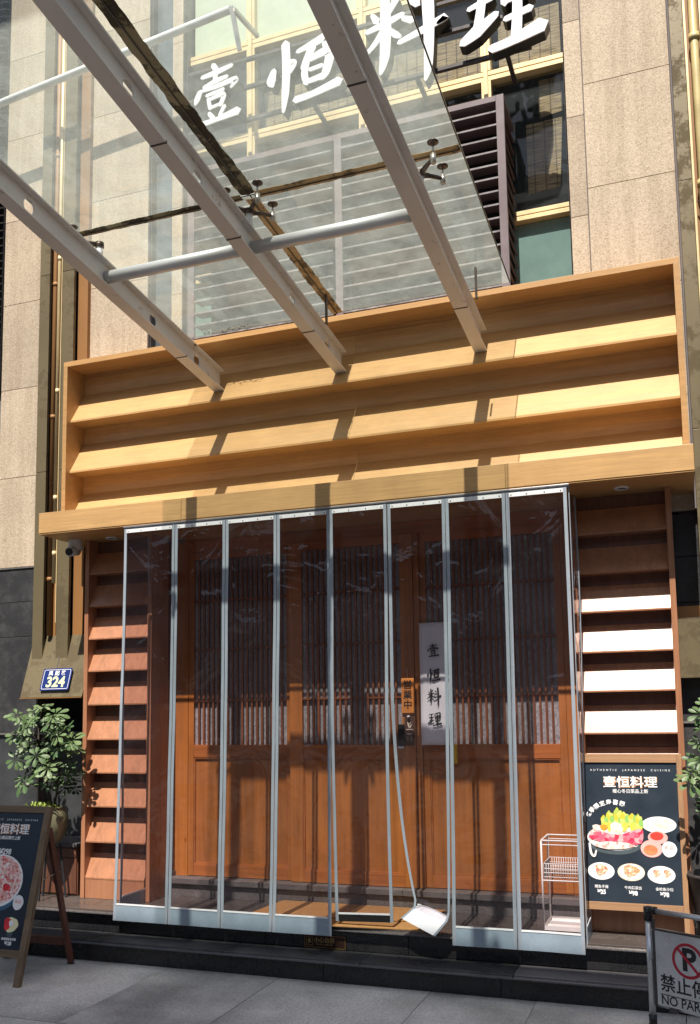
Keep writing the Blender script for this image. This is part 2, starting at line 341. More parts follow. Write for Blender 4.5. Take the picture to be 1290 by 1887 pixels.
# ------------------------------------------------------------------ mesh building
class MB:
    def __init__(s): s.v = []; s.f = []; s.sm = []
    def add(s, vs, fs, smooth=False):
        k = len(s.v); s.v += [Vector(p) for p in vs]
        s.f += [tuple(i + k for i in f) for f in fs]; s.sm += [smooth] * len(fs); return s
    def box(s, x0, x1, y0, y1, z0, z1):
        if x0 > x1: x0, x1 = x1, x0
        return s.add([(x, y, z) for x in (x0, x1) for y in (y0, y1) for z in (z0, z1)],
                     [(0, 1, 3, 2), (4, 6, 7, 5), (0, 4, 5, 1), (2, 3, 7, 6), (0, 2, 6, 4), (1, 5, 7, 3)])
    def prism(s, poly, x0, x1):            # poly of (y,z), extruded along x
        n = len(poly)
        vs = [(x0, y, z) for y, z in poly] + [(x1, y, z) for y, z in poly]
        fs = [tuple(range(n))[::-1], tuple(range(n, 2 * n))] + [(i, (i + 1) % n, n + (i + 1) % n, n + i) for i in range(n)]
        return s.add(vs, fs)
    def plate(s, poly, y0, y1):            # poly of (x,z) standing, extruded along y
        n = len(poly)
        vs = [(x, y0, z) for x, z in poly] + [(x, y1, z) for x, z in poly]
        fs = [tuple(range(n)), tuple(range(n, 2 * n))[::-1]] + [(i, n + i, n + (i + 1) % n, (i + 1) % n) for i in range(n)]
        return s.add(vs, fs)
    def tube(s, pts, r, n=12, caps=True, r1=None):
        pts = [Vector(p) for p in pts]; rings = []
        for i, p in enumerate(pts):
            d = (pts[min(i + 1, len(pts) - 1)] - pts[max(i - 1, 0)]).normalized()
            a = Vector((0, 0, 1)) if abs(d.z) < .9 else Vector((1, 0, 0))
            u = d.cross(a).normalized(); w_ = d.cross(u)
            rr = r if r1 is None else r + (r1 - r) * i / (len(pts) - 1)
            if isinstance(r, (list, tuple)): rr = r[i]
            rings.append([p + (u * math.cos(t) + w_ * math.sin(t)) * rr for t in [2 * math.pi * j / n for j in range(n)]])
        vs = [q for rg in rings for q in rg]
        fs = [(i * n + j, i * n + (j + 1) % n, (i + 1) * n + (j + 1) % n, (i + 1) * n + j) for i in range(len(pts) - 1) for j in range(n)]
        s.add(vs, fs, True)
        if caps:
            k = len(s.v) - len(vs); m = len(pts) - 1
            s.f += [tuple(k + j for j in range(n))[::-1], tuple(k + m * n + j for j in range(n))]; s.sm += [False, False]
        return s
    def lathe(s, c, prof, n=24):           # prof of (r,z)
        c = Vector(c)
        vs = [c + Vector((r * math.cos(2 * math.pi * j / n), r * math.sin(2 * math.pi * j / n), z)) for r, z in prof for j in range(n)]
        fs = [(i * n + j, i * n + (j + 1) % n, (i + 1) * n + (j + 1) % n, (i + 1) * n + j) for i in range(len(prof) - 1) for j in range(n)]
        return s.add(vs, fs, True)
    def bar(s, a, b, w_, h, up=(0, 0, 1)):  # rectangular bar between two points
        a, b = Vector(a), Vector(b); d = (b - a).normalized(); u = Vector(up); sd = d.cross(u).normalized(); u = sd.cross(d)
        q = [sd * (w_ / 2 * i) + u * (h / 2 * j) for i, j in ((-1, -1), (1, -1), (1, 1), (-1, 1))]
        return s.add([a + k for k in q] + [b + k for k in q], [(3, 2, 1, 0), (4, 5, 6, 7), (0, 1, 5, 4), (1, 2, 6, 5), (2, 3, 7, 6), (3, 0, 4, 7)])
    def ellipse(s, cx, cy, rx, ry, z, n=28, wob=0, t=.0006):
        pts = []
        for i in range(n):
            a = 2 * math.pi * i / n; k = 1 + wob * math.sin(a * 3 + 1) + wob * .6 * math.sin(a * 7 + 2)
            pts.append((cx + rx * k * math.cos(a), cy + ry * k * math.sin(a)))
        return s.flat(pts, z, t)
    def flat(s, pts, z, t=.0006):           # flat print patch in local XY, thickness t
        n = len(pts)
        return s.add([(x, y, z) for x, y in pts] + [(x, y, z + t) for x, y in pts],
                     [tuple(range(n))[::-1], tuple(range(n, 2 * n))] + [(i, (i + 1) % n, n + (i + 1) % n, n + i) for i in range(n)])
    def stroke(s, pts, z0, z1, k=1.0):      # a brush stroke: (x,y,w) points, extruded z0..z1 in local XY
        P = [Vector((p[0], p[1])) for p in pts]; W = [p[2] * k for p in pts]
        Q = []; QW = []
        for i in range(len(P) - 1):         # smooth resample (catmull-rom)
            p0, p1, p2, p3 = P[max(i - 1, 0)], P[i], P[i + 1], P[min(i + 2, len(P) - 1)]
            for t in [j / 6 for j in range(6)]:
                Q.append(.5 * ((2 * p1) + (-p0 + p2) * t + (2 * p0 - 5 * p1 + 4 * p2 - p3) * t * t + (-p0 + 3 * p1 - 3 * p2 + p3) * t ** 3))
                QW.append(W[i] + (W[i + 1] - W[i]) * t)
        Q.append(P[-1]); QW.append(W[-1])
        L = []; Rr = []
        for i, q in enumerate(Q):
            d = (Q[min(i + 1, len(Q) - 1)] - Q[max(i - 1, 0)]); d = d.normalized() if d.length else Vector((1, 0))
            nn = Vector((-d.y, d.x)); L.append(q + nn * QW[i] / 2); Rr.append(q - nn * QW[i] / 2)
        d0 = (Q[0] - Q[1]).normalized(); d1 = (Q[-1] - Q[-2]).normalized()
        L = [Q[0] + d0 * QW[0] * .45] + L + [Q[-1] + d1 * QW[-1] * .45]; Rr = [L[0]] + Rr + [L[-1]]
        n = len(L); vs = []
        for z in (z0, z1): vs += [(p.x, p.y, z) for p in L] + [(p.x, p.y, z) for p in Rr]
        fs = []
        for i in range(n - 1):
            if i == 0: fs += [(0, n + 1, 1), (2 * n, 2 * n + 1, 3 * n + 1)]
            elif i == n - 2: fs += [(i, n + i, i + 1), (2 * n + i, 2 * n + i + 1, 3 * n + i)]
            else: fs += [(i, n + i, n + i + 1, i + 1), (2 * n + i, 2 * n + i + 1, 3 * n + i + 1, 3 * n + i)]
            fs += [(i, i + 1, 2 * n + i + 1, 2 * n + i), (n + i, 3 * n + i, 3 * n + i + 1, n + i + 1)]
        return s.add(vs, fs)
    def xf(s, m):
        s.v = [m @ p for p in s.v]; return s

WL = {}
def link(o, loc, parent):
    COL.objects.link(o); WL[o.name] = Vector(loc)
    if parent is not None:
        o.parent = parent; o.location = Vector(loc) - WL[parent.name]
    else: o.location = loc
    return o

def obj(name, mb, mat, parent=None, bev=0, solid=0, smooth=None, origin=None):
    if origin is None:
        lo = [min(p[i] for p in mb.v) for i in range(3)]; hi = [max(p[i] for p in mb.v) for i in range(3)]
        origin = Vector(((lo[0] + hi[0]) / 2, (lo[1] + hi[1]) / 2, lo[2]))
    origin = Vector(origin)
    me = bpy.data.meshes.new(name)
    me.from_pydata([tuple(p - origin) for p in mb.v], [], mb.f)
    me.polygons.foreach_set('use_smooth', mb.sm if smooth is None else [smooth] * len(mb.f))
    mats = mat if isinstance(mat, (list, tuple)) else [mat]
    for m_ in mats: me.materials.append(m_)
    me.validate(); me.update()
    o = bpy.data.objects.new(name, me); link(o, origin, parent)
    if solid: md = o.modifiers.new('solid', 'SOLIDIFY'); md.thickness = solid; md.offset = 0
    if bev:
        md = o.modifiers.new('bevel', 'BEVEL'); md.width = bev; md.segments = 2; md.limit_method = 'ANGLE'
    return o

def again(src, name, loc, parent=None, rot=None):
    o = src.copy(); o.parent = None; o.name = name; link(o, loc, parent)
    if rot is not None: o.rotation_euler = rot
    return o

def tag(o, label, cat, group=None):
    o['label'] = label; o['category'] = cat
    if group: o['group'] = group
    return o
def thing(name, loc, label, cat, group=None):
    o = bpy.data.objects.new(name, None); o.empty_display_size = .1
    link(o, loc, None); return tag(o, label, cat, group)
def struct(o): o['kind'] = 'structure'; return o
def stuff(o): o['kind'] = 'stuff'; return o

def basis(origin, xd, up):
    xd = Vector(xd).normalized(); up = Vector(up); up = (up - xd * up.dot(xd)).normalized(); n = xd.cross(up)
    return Matrix.Translation(Vector(origin)) @ Matrix(((xd.x, up.x, n.x, 0), (xd.y, up.y, n.y, 0), (xd.z, up.z, n.z, 0), (0, 0, 0, 1)))

def text(body, size, mat, parent, mx, x=0, y=0, z=.001, name='lettering', ext=.0004, spacing=1.0, squash=1.0, bold=0.0, align='CENTER', vert=False):
    c = bpy.data.curves.new('t', 'FONT'); c.body = body; c.size = size; c.align_x = align; c.align_y = 'CENTER'
    c.extrude = ext; c.space_character = spacing; c.offset = bold; c.resolution_u = 3; c.space_line = 1.0
    o = bpy.data.objects.new('t', c); COL.objects.link(o)
    bpy.context.view_layer.update()
    me = bpy.data.meshes.new_from_object(o.evaluated_get(bpy.context.evaluated_depsgraph_get()))
    mb = MB(); mb.add([(v.co.x * squash + x, v.co.y + y, v.co.z + z + ext) for v in me.vertices], [tuple(p.vertices) for p in me.polygons])
    bpy.data.objects.remove(o); bpy.data.curves.remove(c); bpy.data.meshes.remove(me)
    mb.xf(mx); return obj(name, mb, mat, parent)

# brush-written characters, 100-unit grid, each stroke a list of (x, y, width)
BR = {
 '壹': [[(20,82,6),(50,85,9),(84,90,6)], [(44,99,8),(50,88,9),(47,70,6)], [(24,64,5),(50,70,8),(74,73,5)],
       [(16,58,8),(10,46,10),(6,38,4)], [(16,58,4),(50,60,7),(92,64,9),(82,52,4)], [(30,48,5),(66,52,6)],
       [(34,42,6),(38,24,6)], [(36,40,5),(66,43,8),(60,26,7)], [(38,25,5),(60,28,5)], [(36,16,6),(44,6,8)], [(68,22,7),(58,8,5)], [(18,0,9),(50,2,7),(96,8,13)]],
 '恒': [[(8,62,8),(4,46,14),(6,38,6)], [(26,100,12),(27,60,12),(25,20,11),(22,-8,4)], [(28,70,4),(38,66,10),(33,52,4)],
       [(44,82,6),(66,88,10),(92,95,14),(84,80,9)], [(66,84,12),(56,62,10),(52,52,8)], [(60,64,7),(90,70,14),(86,40,12),(78,30,8)],
       [(58,64,9),(54,44,10),(57,28,8)], [(62,48,6),(80,50,6)], [(56,30,7),(80,33,9)], [(40,6,10),(66,9,9),(104,18,13)]],
 '料': [[(8,82,5),(14,72,9)], [(42,96,9),(30,78,6)], [(0,60,6),(28,66,9),(50,72,6)], [(26,104,10),(26,60,14),(24,20,12),(18,-2,4)],
       [(26,62,8),(12,42,7),(-6,26,4)], [(28,58,6),(40,46,8),(46,42,4)], [(60,88,7),(70,80,9)], [(50,66,6),(62,60,9)],
       [(44,34,6),(74,42,9),(106,52,9),(96,46,4)], [(82,112,13),(84,70,14),(84,30,12),(82,-8,10),(78,-26,3)]],
 '理': [[(4,84,6),(24,88,8),(44,92,6)], [(28,90,9),(24,60,9),(18,32,10)], [(6,58,5),(38,66,8)], [(-4,18,8),(16,28,14),(44,44,7)],
       [(54,92,7),(56,54,8)], [(54,91,7),(94,98,12),(88,58,11)], [(58,74,5),(86,77,6)], [(58,56,5),(86,60,7)], [(72,98,8),(73,50,10),(70,12,11)],
       [(56,34,6),(90,40,8)], [(36,2,9),(64,6,10),(104,16,16)]],
}
def brush(ch, size, mat, parent, mx, x, y, z0, z1, name='character', k=1.0, sx=1.0):
    mb = MB(); s = size / 100
    for i, st in enumerate(BR[ch]):
        mb.stroke([((p[0] - 50) * s * sx + x, (p[1] - 50) * s + y, p[2] * s * k) for p in st], z0 - .0001 * i, z1 + .00022 * (i + 1))
    mb.xf(mx); return obj(name, mb, mat, parent)

# ================================================================== SETTING
g = struct(obj('road', MB().box(-60, 60, -60, -2.46, -.30, -.10), M['asphalt']))
fw = struct(obj('footpath', MB().box(-40, 40, -9.5, -2.455, -.25, -.06), M['flag']))
pv = struct(obj('pavement', MB().box(-12, 8, -2.45, 1.0, -.25, -.03), M['joint']))
xs = [-7.3, -6.5, -5.7, -4.9, -4.1, -3.3, -2.5, -1.52, -.9, -.1, .7, 1.5, 2.3]
for j, (ya, yb) in enumerate([(-2.4, -1.27), (-1.265, -.13)]):
    for i in range(len(xs) - 1):
        q = .5 if j == 0 and .0 else 0
        dz = random.uniform(-.0012, .0012)
        obj('paving_slab', MB().box(xs[i] + .002, xs[i + 1] - .002, ya, yb - .003, -.03, dz), M['paver'], pv)

# steps: two black granite risers and treads, the platform
st = thing('entrance_steps', (-2.3, -.14, 0), 'black polished granite steps up to the shop entrance', 'steps')
XR = 2.2
def run(name, x0, x1, n, f, mat):
    dx = (x1 - x0) / n
    for i in range(n): obj(name, f(x0 + i * dx + .0015, x0 + (i + 1) * dx - .0015), mat, st, bev=.002)
run('riser', -6.6, XR, 8, lambda a, b: MB().box(a, b, -.14, -.10, 0.0, .115), M['black'])
def trd(a, b):
    return MB().prism([(-.185, .120), (-.185, .128), (-.178, .134), (-.178, .145), (.055, .145), (.055, .118), (-.17, .118)], a, b)
run('tread', -6.6, -1.02, 6, trd, M['tread'])
run('tread', -1.02, XR, 2, trd, M['greytread'])
run('nosing', -6.6, XR, 8, lambda a, b: MB().box(a, b, -.168, -.100, .1155, .1165), M['tread'])
run('riser', -6.6, XR, 9, lambda a, b: MB().box(a, b, .06, .10, .146, .268), M['black'])
run('nosing', -6.6, XR, 6, lambda a, b: MB().prism([(.015, .272), (.015, .281), (.028, .287), (.028, .30), (.16, .30), (.16, .269), (.03, .269)], a, b), M['platform'])
run('edge_strip', -6.6, XR, 6, lambda a, b: MB().box(a, b, .0125, .0145, .2725, .281), M['greytread'])  # pale strip added along the platform nosing: its highlight put into the colour
run('edge_strip', -6.6, XR, 8, lambda a, b: MB().box(a, b, -.1875, -.1855, .120, .128), M['greytread'])  # paler strip again, painting the glint on the lower step's nosing
cells = [-6.6, -5.4, -4.1, -3.2, -2.3, -1.4, -.62, .5, XR]
for i in range(len(cells) - 1):
    for ya, yb in ((.162, .40), (.403, .63)):
        obj('platform_slab', MB().box(cells[i] + .0015, cells[i + 1] - .0015, ya, yb, .265, .30), M['platform'], st)
obj('core', MB().box(-6.6, XR, -.09, 1.2, 0, .11).box(-6.6, XR, .11, 1.2, .12, .26), M['joint'], st)
sx = [-3.74, -2.85, -1.9, -.98, -.632]
for i in range(4):
    obj('sill_stone', MB().box(sx[i] + .001, sx[i + 1] - .001, .575, 1.0, .395, .436), M['sill'], st, bev=.003)
    obj('sill_riser', MB().box(sx[i] + .001, sx[i + 1] - .001, .60, 1.0, .301, .394), M['sill'], st)
# safety notice on the upper riser
pm = basis((-2.268, .058, .189), (1, 0, 0), (0, 0, 1))
sg = thing('step_warning_plate', (-2.268, .055, .147), 'small dark bronze watch-your-step plate on the upper black riser', 'sign')
obj('plate', MB().box(-.147, .147, -.042, .042, -.002, .003).xf(pm), M['bronze'], sg)
obj('border', MB().box(-.14, .14, .036, .0375, .0031, .004).box(-.14, .14, -.0375, -.036, .0031, .004).box(-.14, -.1385, -.0359, .0359, .0031, .004).box(.1385, .14, -.0359, .0359, .0031, .004).xf(pm), M['gold'], sg)
obj('symbol', MB().box(-.128, -.082, .024, .0255, .0031, .004).box(-.128, -.082, -.0245, -.023, .0031, .004).box(-.128, -.1265, -.0229, .0239, .0031, .004).box(-.0835, -.082, -.0229, .0239, .0031, .004)
    .stroke([(-.108, .012, .009), (-.105, 0, .007), (-.115, -.014, .004)], .0031, .004).stroke([(-.105, 0, .006), (-.094, -.006, .004)], .0032, .0042).stroke([(-.12, .004, .004), (-.094, .01, .004)], .0033, .0044).xf(pm), M['gold'], sg)
text('小心台阶', .036, M['gold'], sg, pm, x=-.002, y=.008, z=.0032, bold=.0006)
text('WATCH YOUR STEP', .0125, M['gold'], sg, pm, x=-.002, y=-.018, z=.0032)

# out of view: added deck overhead shades the pavement, building opposite keeps panes dark
fb = struct(obj('unseen_shade_deck', MB().box(-40, 40, -8.6, -5.07, 8.5, 9.06).box(-40, 40, -8.6, -8.5, 9.06, 9.9).box(-30, -29, -7.2, -6.4, -.1, 8.5).box(18, 19, -7.2, -6.4, -.1, 8.5), M['concrete']))
ob = struct(obj('opposite_building', MB().box(-45, 45, -40, -27, -.1, 13), M['wall']))

# ================================================================== STONE BUILDING
bd = thing('stone_building', (-2.6, .6, 0), 'pink speckled granite building front with dark glazing above the restaurant entrance', 'building')
core = MB().box(-6.8, -4.99, .63, 1.6, 0, 9.2).box(-4.99, -3.97, .80, 1.6, 0, 9.2).box(-3.97, -3.64, .80, 1.6, 0, 9.2)
core.box(-.60, 1.6, .63, 1.6, 2.9, 9.2).box(-.0, 1.6, .63, 1.6, 0, 2.9).box(-3.64, -.60, .80, 1.6, 3.1, 4.50).box(-3.64, -.60, 1.5, 1.6, 4.5, 9.2).box(-4.5, -.0, 1.1, 1.6, 0, 3.1)
obj('masonry', core, M['wall'], bd)
# back shell so no light leaks in
obj('rear_wall', MB().box(-6.8, 1.6, 1.62, 2.0, 0, 9.2).box(-6.8, 1.6, .80, 1.62, 9.2, 9.3), M['wall'], bd)
def panel_col(x0, x1, zs, mat, y=.6, gap=.004, name='granite_panel'):
    for i in range(len(zs) - 1):
        obj(name, MB().box(x0 + gap / 2, x1 - gap / 2, y, y + .028, zs[i] + gap / 2, zs[i + 1] - gap / 2), mat, bd, bev=.0015)
Z = [2.895, 3.665, 4.44, 5.205, 5.97, 6.735, 7.50, 8.27, 9.03]
obj('joint_backing', MB().box(-6.8, -4.972, .612, .6295, 0, 9.1).box(-4.53, -3.972, .612, .80, 2.6, 9.1).box(-3.752, -3.652, .612, .80, 3, 9.1).box(-.592, .10, .612, .6295, 2.9, 9.1), M['joint'], bd)
panel_col(-5.43, -4.972, Z, M['granite'])
panel_col(-4.53, -3.972, [3.0] + [z - .0 for z in Z[1:]], M['granite'])
Zn = [3.5, 4.27, 5.016, 5.751, 6.47, 7.2, 7.95, 8.7, 9.1]
panel_col(-3.752, -3.652, Zn, M['granite'])
panel_col(-.592, -.473, Zn, M['granite'])
panel_col(-.470, .100, [2.9] + Z[1:], M['granite'])
panel_col(.60, 1.6, Z, M['granite'])
# dark polished stone below
for x0, x1 in ((-6.7, -5.82), (-5.815, -4.972)):
    panel_col(x0, x1, [1.525, 2.31, 2.60, 2.88], M['darkstone'], y=.60, name='dark_stone_panel')
    panel_col(x0, x1, [.3, 1.505], M['darkpanel'], y=.605, name='dark_lower_panel')
obj('stone_ledge', MB().box(-6.7, -4.40, .585, .78, 1.506, 1.523), M['sill'], bd)
obj('stone_ledge', MB().box(-6.7, -4.972, .59, .63, 2.881, 2.893), M['sill'], bd)
obj('dark_recess', MB().box(-4.97, -4.40, .78, .80, .3, 3.0), M['void'], bd)
obj('dark_lower_panel', MB().box(-4.968, -4.42, .74, .778, .3, 1.504), M['darkpanel'], bd)
for z0, z1 in ((2.31, 2.60), (2.605, 2.88)):
    obj('dark_stone_panel', MB().box(-.05, .60, .60, .628, z0, z1), M['darkstone'], bd)
obj('dark_stone_panel', MB().box(-.05, .60, .60, .628, 1.56, 2.305), M['darkstone'], bd)
obj('dark_lower_panel', MB().box(-.05, .60, .60, .628, .3, 1.545), M['darkstone'], bd)
obj('stone_ledge', MB().box(-.05, .6, .585, .628, 1.546, 1.559), M['sill'], bd)
obj('wall_vent_grille', MB(), M['darkpipe'], bd) if 0 else None
for k in range(60):
    z = 4.6 + k * .07
    o = obj('grille_blade', MB().prism([(.52, z), (.52, z + .012), (.585, z + .05), (.585, z + .038)], -6.6, -5.44), M['darkpipe'], bd) if k == 0 else again(o, 'grille_blade', (-6.02, .5525, z), bd)
obj('grille_backing', MB().box(-6.7, -5.435, .59, .599, 4.4, 9.0), M['void'], bd)

# windows
def window(x0, x1, z0, z1, mat, y=.74, name='window_pane'):
    return obj(name, MB().box(x0, x1, y + .02, y + .026, z0, z1), mat, bd)
MX = [-3.642, -3.085, -2.125, -1.165, -.602]
fr = .036
for i in range(4):
    a, b = MX[i] + fr, MX[i + 1] - fr if i < 3 else MX[i + 1] - .012
    if i == 0: a = MX[0] + .012
    window(a, b, 4.5, 5.12, M['tealpane'])
    window(a, b, 5.20, 6.245, M['windowglass'])
    window(a, b, 6.335, 7.04, M['windowglass'])
    window(a, b, 7.13, 9.1, M['greenpane'])
for x in MX[1:4]:
    obj('mullion', MB().box(x - fr, x + fr, .70, .80, 4.5, 5.122).box(x - fr, x + fr, .70, .80, 5.198, 6.25).box(x - fr, x + fr, .70, .80, 6.33, 7.045).box(x - fr, x + fr, .70, .80, 7.125, 9.1).box(x - .016, x + .016, .685, .6995, 4.5, 9.1), M['cream'], bd, bev=.002)
for z0, z1 in ((5.125, 5.195), (6.252, 6.328), (7.047, 7.123)):
    zm = (z0 + z1) / 2
    obj('transom', MB().box(MX[0], MX[4], .702, .80, z0, zm - .004).box(MX[0], MX[4], .712, .80, zm - .004, zm + .004).box(MX[0], MX[4], .702, .80, zm + .004, z1), M['cream'], bd, bev=.0015)
obj('window_reveal', MB().box(-.6015, -.594, .63, .8, 4.5, 9.1).box(-3.6505, -3.643, .66, .8, 4.5, 9.1), M['rail'], bd)
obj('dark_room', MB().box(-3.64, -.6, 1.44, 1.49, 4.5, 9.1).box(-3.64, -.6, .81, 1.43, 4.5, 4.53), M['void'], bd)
obj('side_window_pane', MB().box(-3.968, -3.756, .70, .71, 3.0, 9.1), M['bluepane'], bd)
obj('side_window_frame', MB().box(-3.970, -3.958, .63, .70, 3.0, 9.1).box(-3.766, -3.754, .63, .70, 3.0, 9.1), M['rail'], bd)
# bamboo blinds hanging behind the glass
for x0, x1, z0, z1, dx in ((-.90, -.64, 5.36, 5.90, .03), (-.80, -.635, 5.93, 6.22, 0), (-1.08, -.63, 6.35, 6.80, 0), (-2.05, -1.22, 6.35, 6.72, 0), (-2.06, -1.22, 5.4, 6.2, 0), (-3.0, -2.2, 5.5, 6.2, 0), (-3.0, -2.2, 6.4, 6.7, .0)):
    obj('bamboo_blind', MB().plate([(x0, z0), (x1 - dx, z0 + .02), (x1, z1), (x0 - .0, z1)], .795, .80), M['bamboo'], bd)

# brass channels, left and right, with pipes and base covers
def channel(name, parts, label):
    t = thing(name, parts[0], label, 'brass trim'); return t
bl = thing('brass_channel', (-4.83, .5, 2.1), 'pair of weathered olive brass channels with pipes left of the timber fascia', 'metal trim')
for k, (xa, xb) in enumerate(((-4.965, -4.845), (-4.735, -4.60))):
    for za, zb in ((2.11, 3.65), (3.653, 5.35), (5.353, 7.1), (7.103, 9.1)):
        obj('channel_face', MB().box(xa, xb - .02, .50, .53, za, zb), M['brass'], bl, bev=.002)
        obj('channel_side', MB().box(xb - .0195, xb + (.075 if k else .06), .56, .60, za, zb), M['brass_side'], bl)
obj('bright_strip', MB().box(-4.742, -4.7355, .495, .56, 2.4, 9.1), M['cream'], bl)
obj('pipe', MB().tube([(-4.83, .535, 2.3), (-4.83, .535, 9.1)], .022), M['pipe'] if 0 else M['brass_side'], bl)
obj('pipe', MB().tube([(-4.765, .50, 2.72), (-4.765, .50, 9.1)], .016), M['cream'], bl)
for z in (2.74, 3.2, 4.1, 5.25, 6.4):
    obj('pipe_collar', MB().tube([(-4.83, .535, z), (-4.83, .535, z + .035)], .0245), M['brass_side'], bl)
    obj('pipe_collar', MB().tube([(-4.765, .50, z + .2), (-4.765, .50, z + .24)], .0178), M['cream'], bl)
for xa, xb in ((-4.955, -4.87), (-4.725, -4.625)):
    obj('channel_foot', MB().box(xa, xb, .52, .60, 2.055, 2.105), M['rail'], bl)
obj('recess_side', MB().box(-4.968, -4.945, .53, .63, 2.2, 9.1), M['brass'], bl)
dp = thing('drain_pipe', (-4.50, .6, 2.32), 'thin black drain pipe in the dark gap beside the left shelf column', 'pipe')
obj('pipe_run', MB().tube([(-4.50, .62, 2.32), (-4.50, .62, 3.01)], .018), M['darkpipe'], dp)
obj('pipe_run', MB().tube([(-4.455, .64, 2.32), (-4.455, .64, 3.01)], .012), M['darkpipe'], dp)
obj('pipe_joint', MB().tube([(-4.50, .62, 2.66), (-4.50, .62, 2.70)], .023), M['darkpipe'], dp)

cv = thing('brass_base_cover', (-4.72, .45, 1.79), 'sloping weathered brass cover plate carrying the blue house number', 'cover plate')
obj('sloping_plate', MB().prism([(.40, 1.80), (.56, 2.30), (.60, 2.30), (.60, 1.80)], -4.99, -4.405), M['brass'], cv, bev=.002)
obj('bottom_lip', MB().box(-4.99, -4.405, .395, .60, 1.792, 1.7985), M['brass_side'], cv)
obj('patch_seam', MB().prism([(.402, 1.81), (.548, 2.27), (.546, 2.272), (.399, 1.811)], -4.70, -4.695).box(-4.985, -4.88, .515, .53, 2.22, 2.224), M['sill'], cv)
# house number plate
nm = basis((-4.665, .433, 1.938), (1, 0, 0), (0, .305, .952))
hn = thing('house_number_plate', (-4.665, .42, 1.85), 'blue enamel house number plate 324 with white street name', 'sign')
def rrect(w_, h, r, n=5):
    p = []
    for cx, cy, a0 in ((w_ / 2 - r, h / 2 - r, 0), (-w_ / 2 + r, h / 2 - r, 90), (-w_ / 2 + r, -h / 2 + r, 180), (w_ / 2 - r, -h / 2 + r, 270)):
        for i in range(n): a = R(a0 + 90 * i / (n - 1)); p.append((cx + r * math.cos(a), cy + r * math.sin(a)))
    return p
obj('plate', MB().flat(rrect(.272, .182, .012), .006, .004).xf(nm), M['blue'], hn)
def ringpatch(w_, h, r, t, z):
    a = rrect(w_, h, r); b = rrect(w_ - 2 * t, h - 2 * t, max(r - t, .001)); n = len(a); mb = MB()
    mb.add([(x, y, z) for x, y in a] + [(x, y, z) for x, y in b], [(i, (i + 1) % n, n + (i + 1) % n, n + i) for i in range(n)]); return mb
obj('border', ringpatch(.250, .162, .012, .0035, .0104).xf(nm), M['print_white'], hn)
text('凤 起 路', .042, M['print_white'], hn, nm, y=.048, z=.0102, bold=.001, spacing=1.15)
text('324', .118, M['digits'], hn, nm, y=-.026, z=.0102, bold=.0035, name='number', spacing=1.0)

br = thing('brass_channel', (.15, .5, 2.3), 'weathered green and brown brass channel with pipe right of the timber fascia', 'metal trim')
for za, zb in ((2.30, 3.4), (3.403, 5.07), (5.073, 7.0), (7.003, 9.1)):
    obj('channel_face', MB().box(.112, .198, .50, .53, za, zb), M['brass'], br, bev=.002)
obj('bright_strip', MB().box(.2, .213, .49, .60, 2.3, 9.1), M['cream'], br)
obj('channel_side', MB().box(.213, .5, .585, .60, 2.3, 9.1), M['brass_side'], br)
obj('bright_strip', MB().box(.30, .33, .50, .584, 2.3, 9.1), M['cream'], br)
obj('pipe', MB().tube([(.262, .535, 2.3), (.262, .535, 9.1)], .027), M['pipe'], br)
for z in (5.02, 6.05, 7.1): obj('pipe_collar', MB().tube([(.262, .535, z), (.262, .535, z + .045)], .034), M['pipe'], br)
obj('pipe_bracket', MB().tube([(.225, .54, 4.93), (.262, .50, 4.90), (.24, .53, 4.99)], .006, 6), M['rail'], br)
obj('joint_strip', MB().box(.1005, .1115, .545, .60, 2.9, 9.1), M['joint'], br)
cr = thing('brass_base_cover', (.15, .5, 1.82), 'plain weathered brass cover plate on the dark stone right of the right shelf column', 'cover plate')
obj('cover_plate', MB().box(-.04, .5, .47, .59, 1.825, 2.20), M['brass'], cr, bev=.003)
obj('cover_cap', MB().box(-.04, .5, .50, .59, 2.201, 2.275), M['brass_side'], cr)

# ================================================================== TIMBER FASCIA
fa = thing('timber_fascia', (-2.22, .28, 3.015), 'light oak louvred fascia box with sloping boards and a thick lower band', 'fascia')
obj('band', MB().box(-4.52, -3.30, 0, .30, 3.017, 3.172), M['oak'], fa, bev=.0015)
obj('band', MB().box(-3.298, -1.0, 0, .30, 3.017, 3.172), M['oak'], fa, bev=.0015)
obj('band', MB().box(-.998, .102, 0, .30, 3.017, 3.172), M['oak'], fa, bev=.0015)
obj('soffit', MB().box(-4.52, .102, .004, .96, 3.008, 3.0165), M['oak_edge'], fa)
obj('soffit_core', MB().box(-4.50, .09, .301, .96, 3.018, 3.14), M['wall'], fa)
obj('frame_side', MB().box(-4.538, -4.502, .28, .60, 3.174, 4.412), M['oak_edge'], fa, bev=.001)
obj('frame_side', MB().box(.050, .086, .28, .60, 3.174, 4.412), M['oak_edge'], fa, bev=.001)
obj('frame_top', MB().box(-4.538, .086, .28, .60, 4.413, 4.453), M['oak_edge'], fa, bev=.001)
ed = [3.97, 3.56, 3.15]
for e in ed:
    for xa, xb in ((-4.501, -2.152), (-2.150, .049)):
        obj('louvre_board', MB().prism([(.330, e), (.330, e + .014), (.336, e + .02), (.505, e + .275), (.505, e)], xa, xb), M['oak'], fa)
for xa, xb in ((-4.501, -2.152), (-2.150, .049)):
    obj('back_board', MB().box(xa, xb, .507, .55, 3.176, 4.41), M['oak'], fa)
obj('top_cap', MB().box(-4.50, .05, .56, .80, 4.40, 4.412), M['wall'], fa)
obj('corner_moulding', MB().box(-4.50, .049, .492, .5065, 4.385, 4.412), M['oak_edge'], fa)
